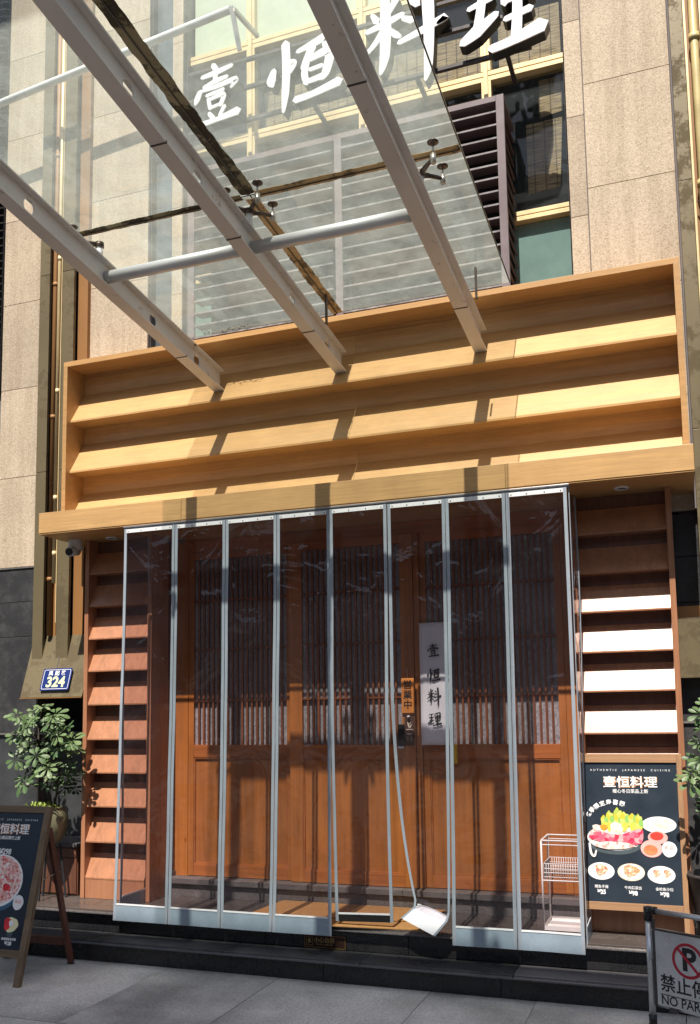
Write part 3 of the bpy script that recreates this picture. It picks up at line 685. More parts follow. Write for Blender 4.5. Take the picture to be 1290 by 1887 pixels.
# downlights, security camera
for i, (x, y, lab) in enumerate(((-4.10, .33, 'recessed downlight in the soffit above the left shelf column'), (-.325, .255, 'recessed downlight in the soffit above the right shelf column'))):
    t = thing('downlight', (x, y, 3.004), lab, 'ceiling light', 'downlights in the soffit')
    obj('trim_ring', MB().lathe((x, y, 3.0), [(.028, .008), (.03, .0), (.045, .001), (.047, .008)]), M['camwhite'], t)
    obj('lens', MB().lathe((x, y, 3.004), [(.0, .0), (.029, .0)]), M['blackplastic'], t)
sc_ = thing('security_camera', (-4.42, .31, 2.86), 'small white security camera with black lens under the left end of the soffit', 'camera')
obj('base', MB().lathe((-4.42, .31, 2.93), [(.0, .0), (.05, .002), (.055, .03), (.055, .078)]), M['camwhite'], sc_)
obj('body', MB().tube([(-4.42, .33, 2.93), (-4.405, .22, 2.905)], .036, 16), M['camwhite'], sc_)
obj('lens', MB().tube([(-4.405, .221, 2.905), (-4.403, .205, 2.902)], .028, 16), M['blackplastic'], sc_)

# ================================================================== SHELF COLUMNS
def shelf(x0, x1, edges, zb, label):
    t = thing('slatted_shelf_column', ((x0 + x1) / 2, .42, .30), label, 'shelf column', 'slatted shelf columns either side of the entrance')
    T = .034
    obj('side_board', MB().box(x0, x0 + T, .335, .575, .302, 3.006), M['shelfwood'], t, bev=.001)
    obj('side_board', MB().box(x1 - T, x1, .335, .575, .302, 3.006), M['shelfwood'], t, bev=.001)
    obj('back_board', MB().box(x0 + T + .001, x1 - T - .001, .447, .465, .302, 3.006), M['wallwood'], t)  # darker wood than the slats: the shade behind them put into its colour
    for e in edges:
        obj('tilted_slat', MB().prism([(.345, e), (.345, e + .010), (.434, e + .178), (.446, e + .178), (.446, e)], x0 + T + .001, x1 - T - .001), M['shelfwood'], t)
    if zb: obj('plinth', MB().box(x0 + T + .001, x1 - T - .001,   .347, .445, .302, zb - .002), M['shelfwood'], t)
    return t
shelf(-4.343, -3.746, [2.736, 2.483, 2.232, 1.985, 1.730, 1.468, 1.219, .969, .708, .442], .442,
      'red-brown slatted wooden shelf column lit by the sun, left of the curtain')
shelf(-.656, -.039, [2.744, 2.493, 2.246, 1.993, 1.748, 1.488, 1.226, .970, .713, .447], .447,
      'slatted wooden shelf column with glaring pale slats behind the standing menu board')

# ================================================================== ENTRANCE
en = thing('shop_entrance', (-2.2, .68, .436), 'cedar lattice door front recessed under the timber fascia', 'shop front')
obj('side_wall', MB().box(-3.78, -3.744, .576, .80, .30, 3.006), M['wallwood'], en)
obj('side_wall', MB().box(-.640, -.618, .576, .80, .30, 3.006), M['wallwood'], en)
obj('skirting', MB().box(-3.7435, -3.735, .60, .68, .437, .475), M['sill'], en)
obj('corner_post', MB().box(-3.743, -3.634, .685, .75, .437, 3.006), M['doorwood'], en)
obj('corner_post', MB().box(-.767, -.641, .685, .75, .437, 3.006), M['doorwood'], en)
obj('header', MB().box(-3.633, -.768, .682, .75, 2.912, 3.006), M['doorrail'], en)
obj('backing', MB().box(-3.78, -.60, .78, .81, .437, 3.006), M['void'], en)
def door(x0, x1, yf, sl, sr, label):
    p = obj('door', MB().box(x0, x0 + sl, yf, yf + .035, .44, 2.910).box(x1 - sr, x1, yf, yf + .035, .44, 2.910), M['doorwood'], en, bev=.002)
    p['label'] = label
    a, b = x0 + sl + .0005, x1 - sr - .0005
    obj('rail', MB().box(a, b, yf + .002, yf + .033, 1.320, 1.416), M['doorrail'], p, bev=.002)
    obj('rail', MB().box(a, b, yf + .002, yf + .033, .44, .526), M['doorrail'], p, bev=.002)
    obj('rail', MB().box(a, b, yf + .002, yf + .033, 2.85, 2.910), M['doorrail'], p)
    obj('lower_panel', MB().box(a, b, yf + .018, yf + .03, .526, 1.320), M['doorwood'], p)
    obj('panel_bead', MB().box(a, b, yf + .006, yf + .0175, 1.310, 1.3195).box(a, b, yf + .006, yf + .0175, .5265, .536).box(a, a + .01, yf + .006, yf + .0175, .537, 1.309).box(b - .01, b, yf + .006, yf + .0175, .537, 1.309), M['doorrail'], p)
    obj('paper_screen', MB().box(a, b, yf + .026, yf + .030, 1.417, 2.849), M['paper'], p)
    n = max(2, round((b - a) / .0417)); dx = (b - a) / n; s0 = None
    for i in range(1, n):
        x = a + i * dx
        if s0 is None: s0 = obj('lattice_slat', MB().box(x - .0072, x + .0072, yf + .004, yf + .022, 1.417, 2.849), M['slat'], p)
        else: again(s0, 'lattice_slat', (x, yf + .013, 1.417), p)
    for z in (1.742, 2.138, 2.517):
        obj('crossbar', MB().box(a, b, yf + .001, yf + .0255, z, z + .012), M['slat'], p)
    return p
door(-3.631, -2.744, .685, .048, .058, 'left fixed lattice panel')
dc = door(-2.761, -1.803, .648, .100, .096, 'middle sliding lattice door with the handle')
door(-1.759, -.769, .685, .043, .048, 'right fixed lattice panel')
obj('post', MB().box(-1.8015, -1.7605, .66, .75, .438, 2.911), M['doorwood'], en, bev=.002)
h = obj('handle', MB().box(-1.925, -1.881, .617, .6475, 1.405, 1.558), M['blackplastic'], dc, bev=.006)
obj('handle_tip', MB().box(-1.923, -1.883, .615, .632, 1.391, 1.404), M['clamp'], dc)

# things hanging on the door
pq = thing('open_sign', (-1.85, .638, 1.64), 'small orange wooden open sign with brush characters on the door stile', 'sign')
pm2 = basis((-1.850, .638, 1.757), (1, 0, 0), (0, 0, 1))
obj('board', MB().box(-.046, .046, -.122, .122, -.004, .006).xf(pm2), M['plaque'], pq, bev=.002)
for i, ch in enumerate('営業中'): text(ch, .066, M['ink'], pq, pm2, y=.072 - i * .07, z=.0062, bold=.0012, name='character')
obj('cord', MB().tube([(-1.865, .64, 1.945), (-1.852, .64, 1.94), (-1.852, .64, 1.876)], .0015, 6), M['clamp'], pq)
obj('button', MB().lathe((-1.848, .632, 1.603), [(0, 0), (.01, .002), (.011, .012), (0, .016)], 12), M['print_white'], pq)
sk = thing('door_sticker', (-1.846, .646, 1.40), 'faded brown door sticker with small pale print below the open sign', 'sticker')
pm3 = basis((-1.846, .6458, 1.50), (1, 0, 0), (0, 0, 1))
obj('backing', MB().box(-.036, .036, -.09, .12, -.001, .001).xf(pm3), M['brown'], sk)
obj('print', MB().stroke([(-.012, .07, .006), (0, .035, .012), (.014, .055, .005)], .0012, .002).stroke([(-.012, .048, .004), (.012, .07, .004)], .0014, .0022).box(-.026, .026, .018, .024, .0012, .002).box(-.018, .018, -.012, -.007, .0012, .002).box(-.014, -.012, -.06, -.03, .0012, .002).box(.012, .014, -.06, -.03, .0012, .002).xf(pm3), M['beige'] if 'beige' in M else F['beige'], sk)
yb = obj('yellow_box', MB().box(-1.558, -1.512, .655, .683, 1.285, 1.415), M['yellow'], None, bev=.005)
tag(yb, 'small bright yellow box fixed on the right lattice door rail', 'box')
scr = thing('hanging_banner', (-1.65, .63, 1.41), 'tall white cloth banner with four black brush characters hanging at the door', 'banner')
pm4 = basis((-1.651, .630, 1.835), (1, 0, 0), (0, 0, 1))
mb = MB()
nx, nz = 6, 24
vs = [(-.104 + .208 * i / nx, -.422 + .844 * j / nz, .004 * math.sin(j * .45 + i * .6) + .003 * math.sin(i * 1.7)) for j in range(nz + 1) for i in range(nx + 1)]
mb.add(vs, [(j * (nx + 1) + i, j * (nx + 1) + i + 1, (j + 1) * (nx + 1) + i + 1, (j + 1) * (nx + 1) + i) for j in range(nz) for i in range(nx)], True)
obj('cloth', mb.xf(pm4), M['scroll'], scr, solid=.002)
for ch, y in zip('壹恒料理', (.235, .06, -.084, -.245)):
    brush(ch, .088, M['ink'], scr, pm4, -.006, y, .009, .0092, k=1.0, sx=1.0)
obj('top_rod', MB().tube([(-1.757, .634, 2.259), (-1.545, .634, 2.259)], .005, 8), M['clamp'], scr)

# umbrella rack
rk = thing('umbrella_rack', (-.79, .42, .30), 'white wire umbrella rack standing behind the right end of the curtain', 'rack')
x0, x1, y0, y1 = -.905, -.68, .27, .55
ms = M['whitemetal']
leg = None
for x in (x0, x1):
    for y in (y0, y1):
        if leg is None: leg = obj('leg', MB().tube([(x, y, .31), (x, y, .84)], .006, 8), ms, rk)
        else: again(leg, 'leg', (x, y, .31), rk)
def hoop(z, name, r=.005):
    return obj(name, MB().tube([(x0, y0, z), (x1, y0, z), (x1, y1, z), (x0, y1, z), (x0, y0, z)], r, 6, caps=False), ms, rk)
hoop(.84, 'top_ring', .006); hoop(.815, 'top_ring', .004); hoop(.60, 'middle_ring')
obj('tray', MB().box(x0, x1, y0, y1, .304, .308).box(x0, x1, y0 - .003, y0, .304, .33).box(x0, x1, y1, y1 + .003, .304, .33).box(x0 - .003, x0, y0, y1, .304, .33).box(x1, x1 + .003, y0, y1, .304, .33), ms, rk)
bk = MB()
for i in range(15): x = x0 + .01 + (x1 - x0 - .02) * i / 14; bk.tube([(x, y0 + .01, .60), (x, y0 + .01, .70)], .002, 4); bk.tube([(x, y1 - .01, .60), (x, y1 - .01, .70)], .002, 4)
for i in range(15): y = y0 + .01 + (y1 - y0 - .02) * i / 14; bk.tube([(x0 + .01, y, .60), (x0 + .01, y, .70)], .002, 4); bk.tube([(x1 - .01, y, .60), (x1 - .01, y, .70)], .002, 4)
for z in (.62, .645, .67, .70): bk.tube([(x0 + .01, y0 + .01, z), (x1 - .01, y0 + .01, z), (x1 - .01, y1 - .01, z), (x0 + .01, y1 - .01, z), (x0 + .01, y0 + .01, z)], .0025, 4, caps=False)
obj('mesh_basket', bk, ms, rk)

# mats
def matmesh(pts, z0, z1):
    n = len(pts)
    return MB().add([(x, y, z0) for x, y in pts] + [(x, y, z1) for x, y in pts], [tuple(range(n))[::-1], tuple(range(n, 2 * n))] + [(i, (i + 1) % n, n + (i + 1) % n, n + i) for i in range(n)])
tag(obj('doormat', matmesh([(-2.84, .17), (-2.6, .155), (-1.80, .20), (-1.70, .26), (-1.60, .592), (-2.80, .592)], .311, .319), M['mat'], None, bev=.002), 'large tan coir doormat lying before the middle door', 'doormat')
tag(obj('doormat', matmesh([(-2.75, .02), (-2.2, -.005), (-1.68, .035), (-1.62, .085), (-1.78, .40), (-2.74, .38)], .3008, .3095), M['mat'], None, bev=.002), 'smaller tan doormat at the platform edge, tucked under the large mat', 'doormat')

# ================================================================== STRIP CURTAIN
JX = [-3.763, -3.337, -2.938, -2.551, -2.172, -1.771, -1.387, -1.0, -.626]
BX = [-3.815, -3.38, -2.981, -2.606, -2.192, -1.795, -1.412, -1.019, -.629]
TX = [-3.765, -3.345, -2.945, -2.557, -2.172, -1.771, -1.387, -1.002, -.628]
cr_ = thing('curtain_rail', (-2.2, .01, 2.97), 'grey aluminium rail fixed under the oak band, holding the clear curtain', 'rail')
obj('rail_bar', MB().box(-3.775, -.615, .006, .040, 2.984, 3.006).box(-3.775, -.615, -.004, .006, 2.996, 3.0065), M['alu'], cr_, bev=.0015)
def grid(fn, nu, nv):
    mb = MB(); vs = [fn(i / nu, j / nv) for j in range(nv + 1) for i in range(nu + 1)]
    mb.add(vs, [(j * (nu + 1) + i, j * (nu + 1) + i + 1, (j + 1) * (nu + 1) + i + 1, (j + 1) * (nu + 1) + i) for j in range(nv) for i in range(nu)], True); return mb
def strip(k, label, surf, ztop=2.985, zbot=.245, hem=.105, hemmat=None, clampbar=True):
    """surf(u, v) -> point: u across the strip, v from the bottom (0) to the top (1)"""
    t = thing('curtain_strip', surf(.5, 0), label, 'curtain strip', 'clear strips of the door curtain')
    L = (Vector(surf(0, 1)) - Vector(surf(0, 0))).length; W = (Vector(surf(1, .5)) - Vector(surf(0, .5))).length
    hv = hem / L; eu = .021 / W
    def off(u, v, d):
        e = .002; a = Vector(surf(min(1, u + e), v)) - Vector(surf(max(0, u - e), v)); b = Vector(surf(u, min(1, v + e))) - Vector(surf(u, max(0, v - e)))
        n = a.cross(b); n = n.normalized() if n.length > 1e-12 else Vector((0, -1, 0)); return Vector(surf(u, v)) + n * d
    obj('clear_sheet', grid(lambda u, v: off(eu * .5 + u * (1 - eu), hv * .5 + v * (1 - hv * .5), 0), 10, 60), M['pvc'], t)
    for s in (0, 1):
        u0 = 0 if s == 0 else 1 - eu
        obj('edge_strip', grid(lambda u, v: off(u0 + eu * u, v, .0028), 2, 60), M['magstrip'], t, solid=.0045, smooth=False)
    obj('bottom_hem', grid(lambda u, v: off(eu + u * (1 - 2 * eu), v * hv, .0035), 6, 3), hemmat or M['hem'], t, solid=.005, smooth=False)
    obj('hem_bead', grid(lambda u, v: off(eu + u * (1 - 2 * eu), hv + v * .004, .007), 6, 1), M['clamp'], t, solid=.003, smooth=False)
    if clampbar:
        p0, p1 = Vector(surf(eu, 1)), Vector(surf(1 - eu, 1))
        obj('clamp_bar', MB().box(p0.x, p1.x, p0.y - .010, p0.y - .003, p0.z - .030, p0.z - .004), M['clamp'], t, bev=.001)
        rv = MB()
        for q in (.04, .33, .66, .96):
            x = p0.x + (p1.x - p0.x) * q; rv.box(x - .003, x + .003, p0.y - .0125, p0.y - .0101, p0.z - .021, p0.z - .015)
        stuff(obj('rivets', rv, M['rivet'], t))
    return t
def flat_surf(k, amp=.006, ph=0.0, yb=0.0):
    a, b, c, d = TX[k], TX[k + 1], BX[k], BX[k + 1]
    def f(u, v):
        w_ = (1 - v)
        x0 = a + (c - a) * w_ ** 1.6; x1 = b + (d - b) * w_ ** 1.6
        x = x0 + .002 + (x1 - x0 - .004) * u
        y = yb * w_ + (amp * math.sin(v * 9 + ph + u * 2.3) + amp * .6 * math.sin(v * 21 + ph * 2 - u * 3)) * min(1, 6 * (1 - v)) * (.35 + .65 * math.sin(math.pi * min(1, max(0, u))))
        return (x, y, .245 + (2.985 - .245) * v)
    return f
nb = ['leftmost clear curtain strip, covering part of the left shelf column',
      'second clear curtain strip from the left, before the left end of the lattice doors',
      'third clear curtain strip from the left, hanging straight with a grey hem',
      'fourth clear curtain strip from the left, its hem over the step warning plate', None, None,
      'clear curtain strip just right of the white hanging banner',
      'rightmost front curtain strip, before the white umbrella rack']
for k in (0, 1, 2, 3, 6, 7):
    strip(k, nb[k], flat_surf(k, ph=k * 1.9, yb=-.012))
def s5(u, v):                      # caught on the mat: shorter, swung inward
    w_ = 1 - v; a, b = TX[4], TX[5]; x0 = a - .012 * w_; x1 = b - .026 * w_
    return (x0 + .002 + (x1 - x0 - .004) * u, -.012 + .05 * w_ ** 5 + .006 * math.sin(v * 9 + u), .335 + (2.985 - .335) * v + (.012 * (u - .5)) * w_)
strip(4, 'shorter clear curtain strip with a black hem hanging over the doormats, fifth from the left', s5, hem=.045, hemmat=M['blackplastic'])
HT = .10 / 2.62
def s6(u, v):                      # the lower end twisted, its hem lifted and turned
    hl, hr_, bl_, br2 = Vector((-1.632, -.03, .470)), Vector((-1.418, -.045, .402)), Vector((-1.722, -.05, .392)), Vector((-1.506, -.06, .300))
    if v < HT:
        t = v / HT; return tuple(bl_.lerp(br2, u).lerp(hl.lerp(hr_, u), t))
    w_ = 1 - (v - HT) / (1 - HT); a, b = TX[5], TX[6]
    k = max(0, (w_ - .50) / .50); c = math.sin(math.pi * k) if k > 0 else 0
    xl = a - .004 * min(w_, .55) + (hl.x - a) * k ** 2.5; xr = b - .022 * w_ + (hr_.x + .022 - b) * k ** 6
    L_ = Vector((xl, -.03 * k + .05 * c, 2.985 + (hl.z - 2.985) * w_)); R_ = Vector((xr, -.04 * k, 2.985 + (hr_.z - 2.985) * w_))
    return tuple(L_.lerp(R_, u) + Vector((0, .03 * math.sin(u * math.pi) * k, 0)))
strip(5, 'curtain strip between the open sign and the banner, its hem twisted up sideways', s6, hem=.10, hemmat=M['scroll'])
# side returns
def ls(u, v): return (-3.770 - .02 * (1 - v) + .006 * math.sin(v * 8), .02 + .50 * u * (1 - .4 * v), .285 + (2.985 - .285) * v)
strip(8, 'clear curtain return running back to the left shelf column', ls, clampbar=False)
def rs(u, v): return (-.622 - .004 * (1 - v) - .012 * math.sin(v * 6) * u, .02 + .29 * u, .285 + (2.985 - .285) * v)
strip(9, 'clear curtain return running back to the right shelf column', rs, clampbar=False)

# ================================================================== CANOPY
ca = thing('glass_canopy', (-2.2, .38, 4.07), 'dusty glass canopy on three white steel beams over the entrance', 'canopy')
SL = .11
def bz(y): return SL * (.38 - y)             # rise of the beam at y
YE = -3.1
def beam(xc, hy, seams):
    p = None
    y0, y1 = YE, .395
    fl = MB()
    def slab(xa, xb, za, zb, ya=y0, yb_=y1):
        return [(xa, ya, za + bz(ya)), (xb, ya, za + bz(ya)), (xb, ya, zb + bz(ya)), (xa, ya, zb + bz(ya)),
                (xa, yb_, za + bz(yb_)), (xb, yb_, za + bz(yb_)), (xb, yb_, zb + bz(yb_)), (xa, yb_, zb + bz(yb_))]
    FS = [(0, 1, 2, 3), (7, 6, 5, 4), (4, 5, 1, 0), (5, 6, 2, 1), (6, 7, 3, 2), (7, 4, 0, 3)]
    ys = [y1] + seams + [y0]
    bot = MB()
    for a, b in zip(ys[:-1], ys[1:]): bot.add(slab(xc - .043, xc + .043, 4.07, 4.079, b + .0015, a - .0015), FS)
    p = obj('beam', bot.add(slab(xc - .043, xc + .043, 4.218, 4.227), FS), M['steel'], ca)
    # web with round holes
    wm = MB(); cell = []
    cur = y1
    hs = sorted(hy, reverse=True)
    t = .0035
    def quadwall(ya, yb_):
        wm.add(slab(xc - t, xc + t, 4.0795, 4.2175, yb_, ya), FS)
    for hcy in hs:
        half = .062; quadwall(cur, hcy + half); r = .042; zc = 4.148 + bz(hcy); n = 24
        ring = [(hcy + r * math.cos(2 * math.pi * i / n), zc + r * math.sin(2 * math.pi * i / n)) for i in range(n)]
        outer = []
        for i in range(n):
            a = 2 * math.pi * i / n; c_, s_ = math.cos(a), math.sin(a); q = max(abs(c_) / half, abs(s_) / .069)
            oy = hcy + c_ / q; oz = zc + s_ / q - SL * (oy - hcy); outer.append((oy, oz))
        for sx_ in (-t, t):
            vs = [(xc + sx_, y, z) for y, z in ring] + [(xc + sx_, y, z) for y, z in outer]
            wm.add(vs, [(i, (i + 1) % n, n + (i + 1) % n, n + i) for i in range(n)])
        wm.add([(xc - t, y, z) for y, z in ring] + [(xc + t, y, z) for y, z in ring], [(i, (i + 1) % n, n + (i + 1) % n, n + i) for i in range(n)])
        cur = hcy - half
    quadwall(cur, y0)
    obj('web', wm, M['steel'], p)
    for sy in seams: obj('weld_seam', MB().add(slab(xc - .045, xc + .044, 4.0675, 4.0805, sy + .004, sy - .005), FS), M['rail'], p)
    return p
beam(-3.205, [.045, -.538, -1.77, -2.7], [-.17])
beam(-2.222, [.113, -.483, -1.686, -2.31], [-.22, -1.28, -2.05])
beam(-1.205, [.075, -.446, -1.7, -2.3], [-.20, -2.1])
TY = -1.06; TZ = 4.148 + bz(TY)
for xa, xb in ((-3.20, -2.226), (-2.218, -1.209)):
    obj('cross_tube', MB().tube([(xa, TY, TZ), (xb, TY, TZ)], .037, 20), M['galv'], ca)
obj('outer_cross_beam', MB().box(-5.2, .2, -3.26, -3.10, 4.40, 4.62), M['steel'], ca)
GY, GZ, GS = .25, 4.462, .082
def gz(y): return GZ + GS * (GY - y)
gx = [-3.44, -2.192, -.967]; gy = [.25, -1.14, -3.3]
for i in range(2):
    for j in range(2):
        xa, xb = gx[i] + .004, gx[i + 1] - .004; ya, yb_ = gy[j] - .004 * (j > 0), gy[j + 1] + .004
        q = [(xa, ya), (xb, ya), (xb, yb_), (xa, yb_)]
        mb = MB().add([(x, y, gz(y)) for x, y in q], [(0, 1, 2, 3)])
        gp = obj('glass_pane', mb, M['canopyglass'], ca)
# pane edges, stained joints
def sealrun(a, b, w_, mat, n=90, name='sealant_joint'):
    a, b = Vector(a), Vector(b); d = (b - a).normalized(); s = Vector((-d.y, d.x, 0)); mb = MB(); vs = []
    for i in range(n + 1):
        p = a.lerp(b, i / n); l = w_ * (1 + .22 * noise.noise(p * 9) + .15 * noise.noise(p * 31)); r = w_ * (1 + .22 * noise.noise(p * 9 + Vector((9, 0, 0))) + .15 * noise.noise(p * 37))
        vs += [p + s * l + Vector((0, 0, -.0015)), p + s * .003 + Vector((0, 0, -.006)), p - s * .003 + Vector((0, 0, -.006)), p - s * r + Vector((0, 0, -.0015))]
    for i in range(n):
        for k in range(3): mb.add([], [])
    mb.add(vs, [(4 * i + k, 4 * i + k + 1, 4 * i + k + 5, 4 * i + k + 4) for i in range(n) for k in range(3)])
    o = obj(name, mb, mat, ca, solid=.0015)
    obj('joint_line', MB().bar(a + Vector((0, 0, -.011)), b + Vector((0, 0, -.011)), .006, .004), M['darkpipe'], o)
    return o
sealrun((-2.192, .25, gz(.25) - .003), (-2.192, -1.12, gz(-1.12) - .003), .040, M['seal2'])
sealrun((-2.192, -1.16, gz(-1.16) - .003), (-2.192, -3.3, gz(-3.3) - .003), .046, M['seal'])
sealrun((-3.43, -1.14, gz(-1.14) - .003), (-2.24, -1.14, gz(-1.14) - .003), .030, M['seal'])
sealrun((-2.15, -1.14, gz(-1.14) - .003), (-.972, -1.14, gz(-1.14) - .003), .034, M['seal2'])
obj('edge_dirt', MB().bar((-.968, .25, gz(.25)), (-.968, -3.3, gz(-3.3)), .006, .010), M['darkpipe'], ca)
# leaf litter along the wall edge
lt = MB(); random.seed(3)
for i in range(160):
    x = -3.25 + random.random() ** 1.6 * .42; y = .245 - abs(random.gauss(0, .022)); r = random.uniform(.004, .014); a = random.random() * 6
    z = gz(y) + .004 + random.random() * .008
    lt.add([(x + r * math.cos(a), y + r * math.sin(a) * .5, z), (x - r * math.sin(a), y + r * math.cos(a) * .5, z + .006), (x - r * math.cos(a), y - r * .4, z)], [(0, 1, 2)])
stuff(obj('leaf_litter', lt, M['soil'], ca))
# spider fittings
def spider(xc, yc, arms):
    zt = gz(yc) - .105
    p = obj('spider_fitting', MB().tube([(xc, yc, 4.225 + bz(yc)), (xc, yc, zt)], .020, 14), M['clamp'], ca)
    obj('hub', MB().tube([(xc, yc, zt - .004), (xc, yc, zt + .026)], .026, 14), M['fitting'], p)
    for dx, dy in arms:
        e = Vector((xc + dx, yc + dy, zt + .022 - .0 * dy))
        obj('arm', MB().tube([(xc, yc, zt + .012), (xc + dx * .5, yc + dy * .5, zt + .018), e], [.017, .012, .010], 10), M['fitting'], p)
        zg = gz(e.y)
        obj('bolt', MB().tube([e + Vector((0, 0, -.03)), e + Vector((0, 0, .02))], .015, 12).tube([e + Vector((0, 0, .02)), (e.x, e.y, zg - .012)], .006, 8), M['fitsteel'], p)
        obj('disc', MB().lathe((e.x, e.y, zg - .014), [(0, .0), (.016, .0), (.03, .006), (.03, .012), (0, .0125)], 20), M['fitting'], p)
spider(-2.20, -1.13, [(.10, -.10), (.10, .10), (-.10, -.10), (-.10, .10)])
spider(-3.205, -1.13, [(-.13, -.09)])
spider(-1.195, -1.13, [(.10, -.10), (.10, .10)])
spider(-1.205, -2.45, [(.10, -.10), (.10, .10)])
for x in (-2.17, -1.14):
    obj('hanger_rod', MB().bar((x, -.02, 4.26), (x, -.02, 4.47), .012, .022, up=(0, 1, 0)), M['fitting'], ca)
wp = thing('wall_pipe', (-4.1, .3, 6.8), 'white tube with drooping end bracket on the wall above the canopy glass', 'pipe')
obj('tube', MB().tube([(-6.2, .30, 6.77), (-3.06, .30, 7.08)], .03, 14), M['clamp'], wp)
obj('end_bracket', MB().bar((-3.05, .30, 7.10), (-3.0, .34, 6.75), .035, .02, up=(0, 1, 0)).bar((-3.03, .30, 7.07), (-2.97, .6, 7.05), .03, .03), M['fitsteel'], wp)

# ================================================================== SIGN LETTERS
sn = thing('shop_sign', (-2.0, .3, 6.1), 'four large white brush characters with black sides on dark rails above the entrance', 'sign')
for ch, x, z, s_, sx_ in (('壹', -3.16, 6.385, .47, .86), ('恒', -2.445, 6.37, .50, 1.08), ('料', -1.66, 6.47, .56, .98), ('理', -.965, 6.435, .60, .84)):
    mxs = basis((x, .342, z), (1, 0, 0), (0, 0, 1))
    c0 = brush(ch, s_, M['white'], sn, mxs, 0, 0, .085, .092, k=1.12, sx=sx_)
    brush(ch, s_, M['blackside'], c0, mxs, 0, 0, .0, .0820, name='return', k=1.12, sx=sx_)
for z in (6.16, 6.43, 6.66):
    obj('rail', MB().box(-3.45, -.78, .344, .374, z, z + .024), M['rail'], sn)
for x in (-3.3, -2.4, -1.6, -.95): obj('standoff', MB().box(x - .015, x + .015, .375, .70, 6.16, 6.184), M['rail'], sn)

# ================================================================== LOUVRED SCREEN
sr_ = thing('louvred_screen', (-2.2, .3, 4.46), 'plum brown metal louvre screen box below the windows, behind the canopy glass', 'screen')
obj('post', MB().box(-1.03, -.975, .30, .33, 4.456, 5.84), M['screenpost'], sr_, bev=.002)
obj('post', MB().box(-2.22, -2.165, .30, .33, 4.456, 5.84), M['screenpost'], sr_, bev=.002)
obj('post', MB().box(-3.43, -3.375, .30, .33, 4.456, 5.84), M['screenpost'], sr_, bev=.002)
obj('top_rail', MB().box(-3.374, -1.031, .302, .33, 5.80, 5.84).box(-3.43, -.975, .331, .70, 5.815, 5.84), M['screenpost'], sr_)
obj('backing', MB().box(-3.42, -1.0, .66, .69, 4.456, 5.81), M['void'], sr_)
bl0 = sb0 = lp0 = None
for bay, (xa, xb) in enumerate(((-3.374, -2.221), (-2.164, -1.031))):
    for i in range(14):
        z = 4.475 + i * .096
        if bl0 is None: bl0 = obj('blade', MB().prism([(.312, z + .001), (.312, z + .009), (.425, z + .021), (.425, z + .013)], xa, xa + 1.133), M['screen'], sr_); lp0 = obj('blade_lip', MB().box(xa, xa + 1.133, .306, .3115, z - .001, z + .011), M['screenlip'], bl0); BL = WL[bl0.name].copy(); LP = WL[lp0.name].copy()
        else:
            d = Vector((xa + 3.374, 0, i * .096)); nb_ = again(bl0, 'blade', BL + d, sr_); again(lp0, 'blade_lip', LP + d, nb_)
for i in range(14):
    z = 4.475 + i * .096
    if sb0 is None: sb0 = obj('side_blade', MB().add([(-.990, .335, z), (-.976, .335, z), (-.976, .70, z), (-.990, .70, z), (-1.02, .335, z + .07), (-1.006, .335, z + .08), (-1.006, .70, z + .08), (-1.02, .70, z + .07)],
                                                    [(0, 1, 2, 3), (7, 6, 5, 4), (0, 4, 5, 1), (1, 5, 6, 2), (2, 6, 7, 3), (3, 7, 4, 0)]), M['screen'], sr_); SB = WL[sb0.name].copy()
    else: again(sb0, 'side_blade', SB + Vector((0, 0, i * .096)), sr_)

# ================================================================== MENU BOARDS
def P(name, mb, mat, par, mx): return obj(name, mb.xf(mx), mat, par)
# right board, leaning on its stand before the right shelf column
mr = thing('menu_board', (-.36, .27, .30), 'sunlit menu board with beef hotpot picture in a light wooden stand on the platform', 'menu board')
m_ = basis((-.362, .205, .30), (1, 0, 0), (0, .13, 1.0))
W2, H = .302, 1.075
obj('stile', MB().box(-W2, -W2 + .030, 0, H, -.02, .012).xf(m_), M['boardwood'], mr, bev=.001)
obj('stile', MB().box(W2 - .030, W2, 0, H, -.02, .012).xf(m_), M['boardwood'], mr, bev=.001)
obj('top_rail', MB().box(-W2 + .0305, W2 - .0305, H - .052, H, -.02, .012).xf(m_), M['boardwood_h'], mr, bev=.001)
obj('bottom_rail', MB().box(-W2 + .0305, W2 - .0305, .155, .200, -.02, .012).xf(m_), M['boardwood_h'], mr, bev=.001)
obj('poster', MB().box(-W2 + .0305, W2 - .0305, .2005, H - .0525, -.006, .002).xf(m_), M['print_navy2'], mr)
for sx_ in (-1, 1):
    obj('rear_leg', MB().bar((-.362 + sx_ * .285, .345, 1.33), (-.362 + sx_ * .285, .40, .302), .025, .018, up=(1, 0, 0)), M['boardwood'], mr)
pw, py0, py1 = W2 - .031, .2005, H - .0525
def L(y): return py0 + (py1 - py0) * y            # 0..1 up the poster
def X(x): return (x - .5) * 2 * pw                # 0..1 across
zt = .0022
def pr(name, cx, cy, rx, ry, mat, lay, wob=0, n=28):
    P(name, MB().ellipse(X(cx), L(cy), rx, ry, zt + lay * .0008, n, wob), mat, mr, m_)
text('AUTHENTIC  JAPANESE  CUISINE', .017, M['print_white'], mr, m_, x=0, y=L(.945), z=zt, spacing=1.95)
text('壹恒料理', .072, M['print_orange'], mr, m_, x=.0012, y=L(.852) - .0015, z=zt, bold=.0022, spacing=1.02, squash=1.1)
text('壹恒料理', .072, M['print_white'], mr, m_, x=-.0008, y=L(.852) + .0012, z=zt + .0009, bold=.0008, spacing=1.02, squash=1.1, name='lettering_highlight')
text('暖心冬日菜品上新', .026, M['print_white'], mr, m_, y=L(.79), z=zt, bold=.0002)
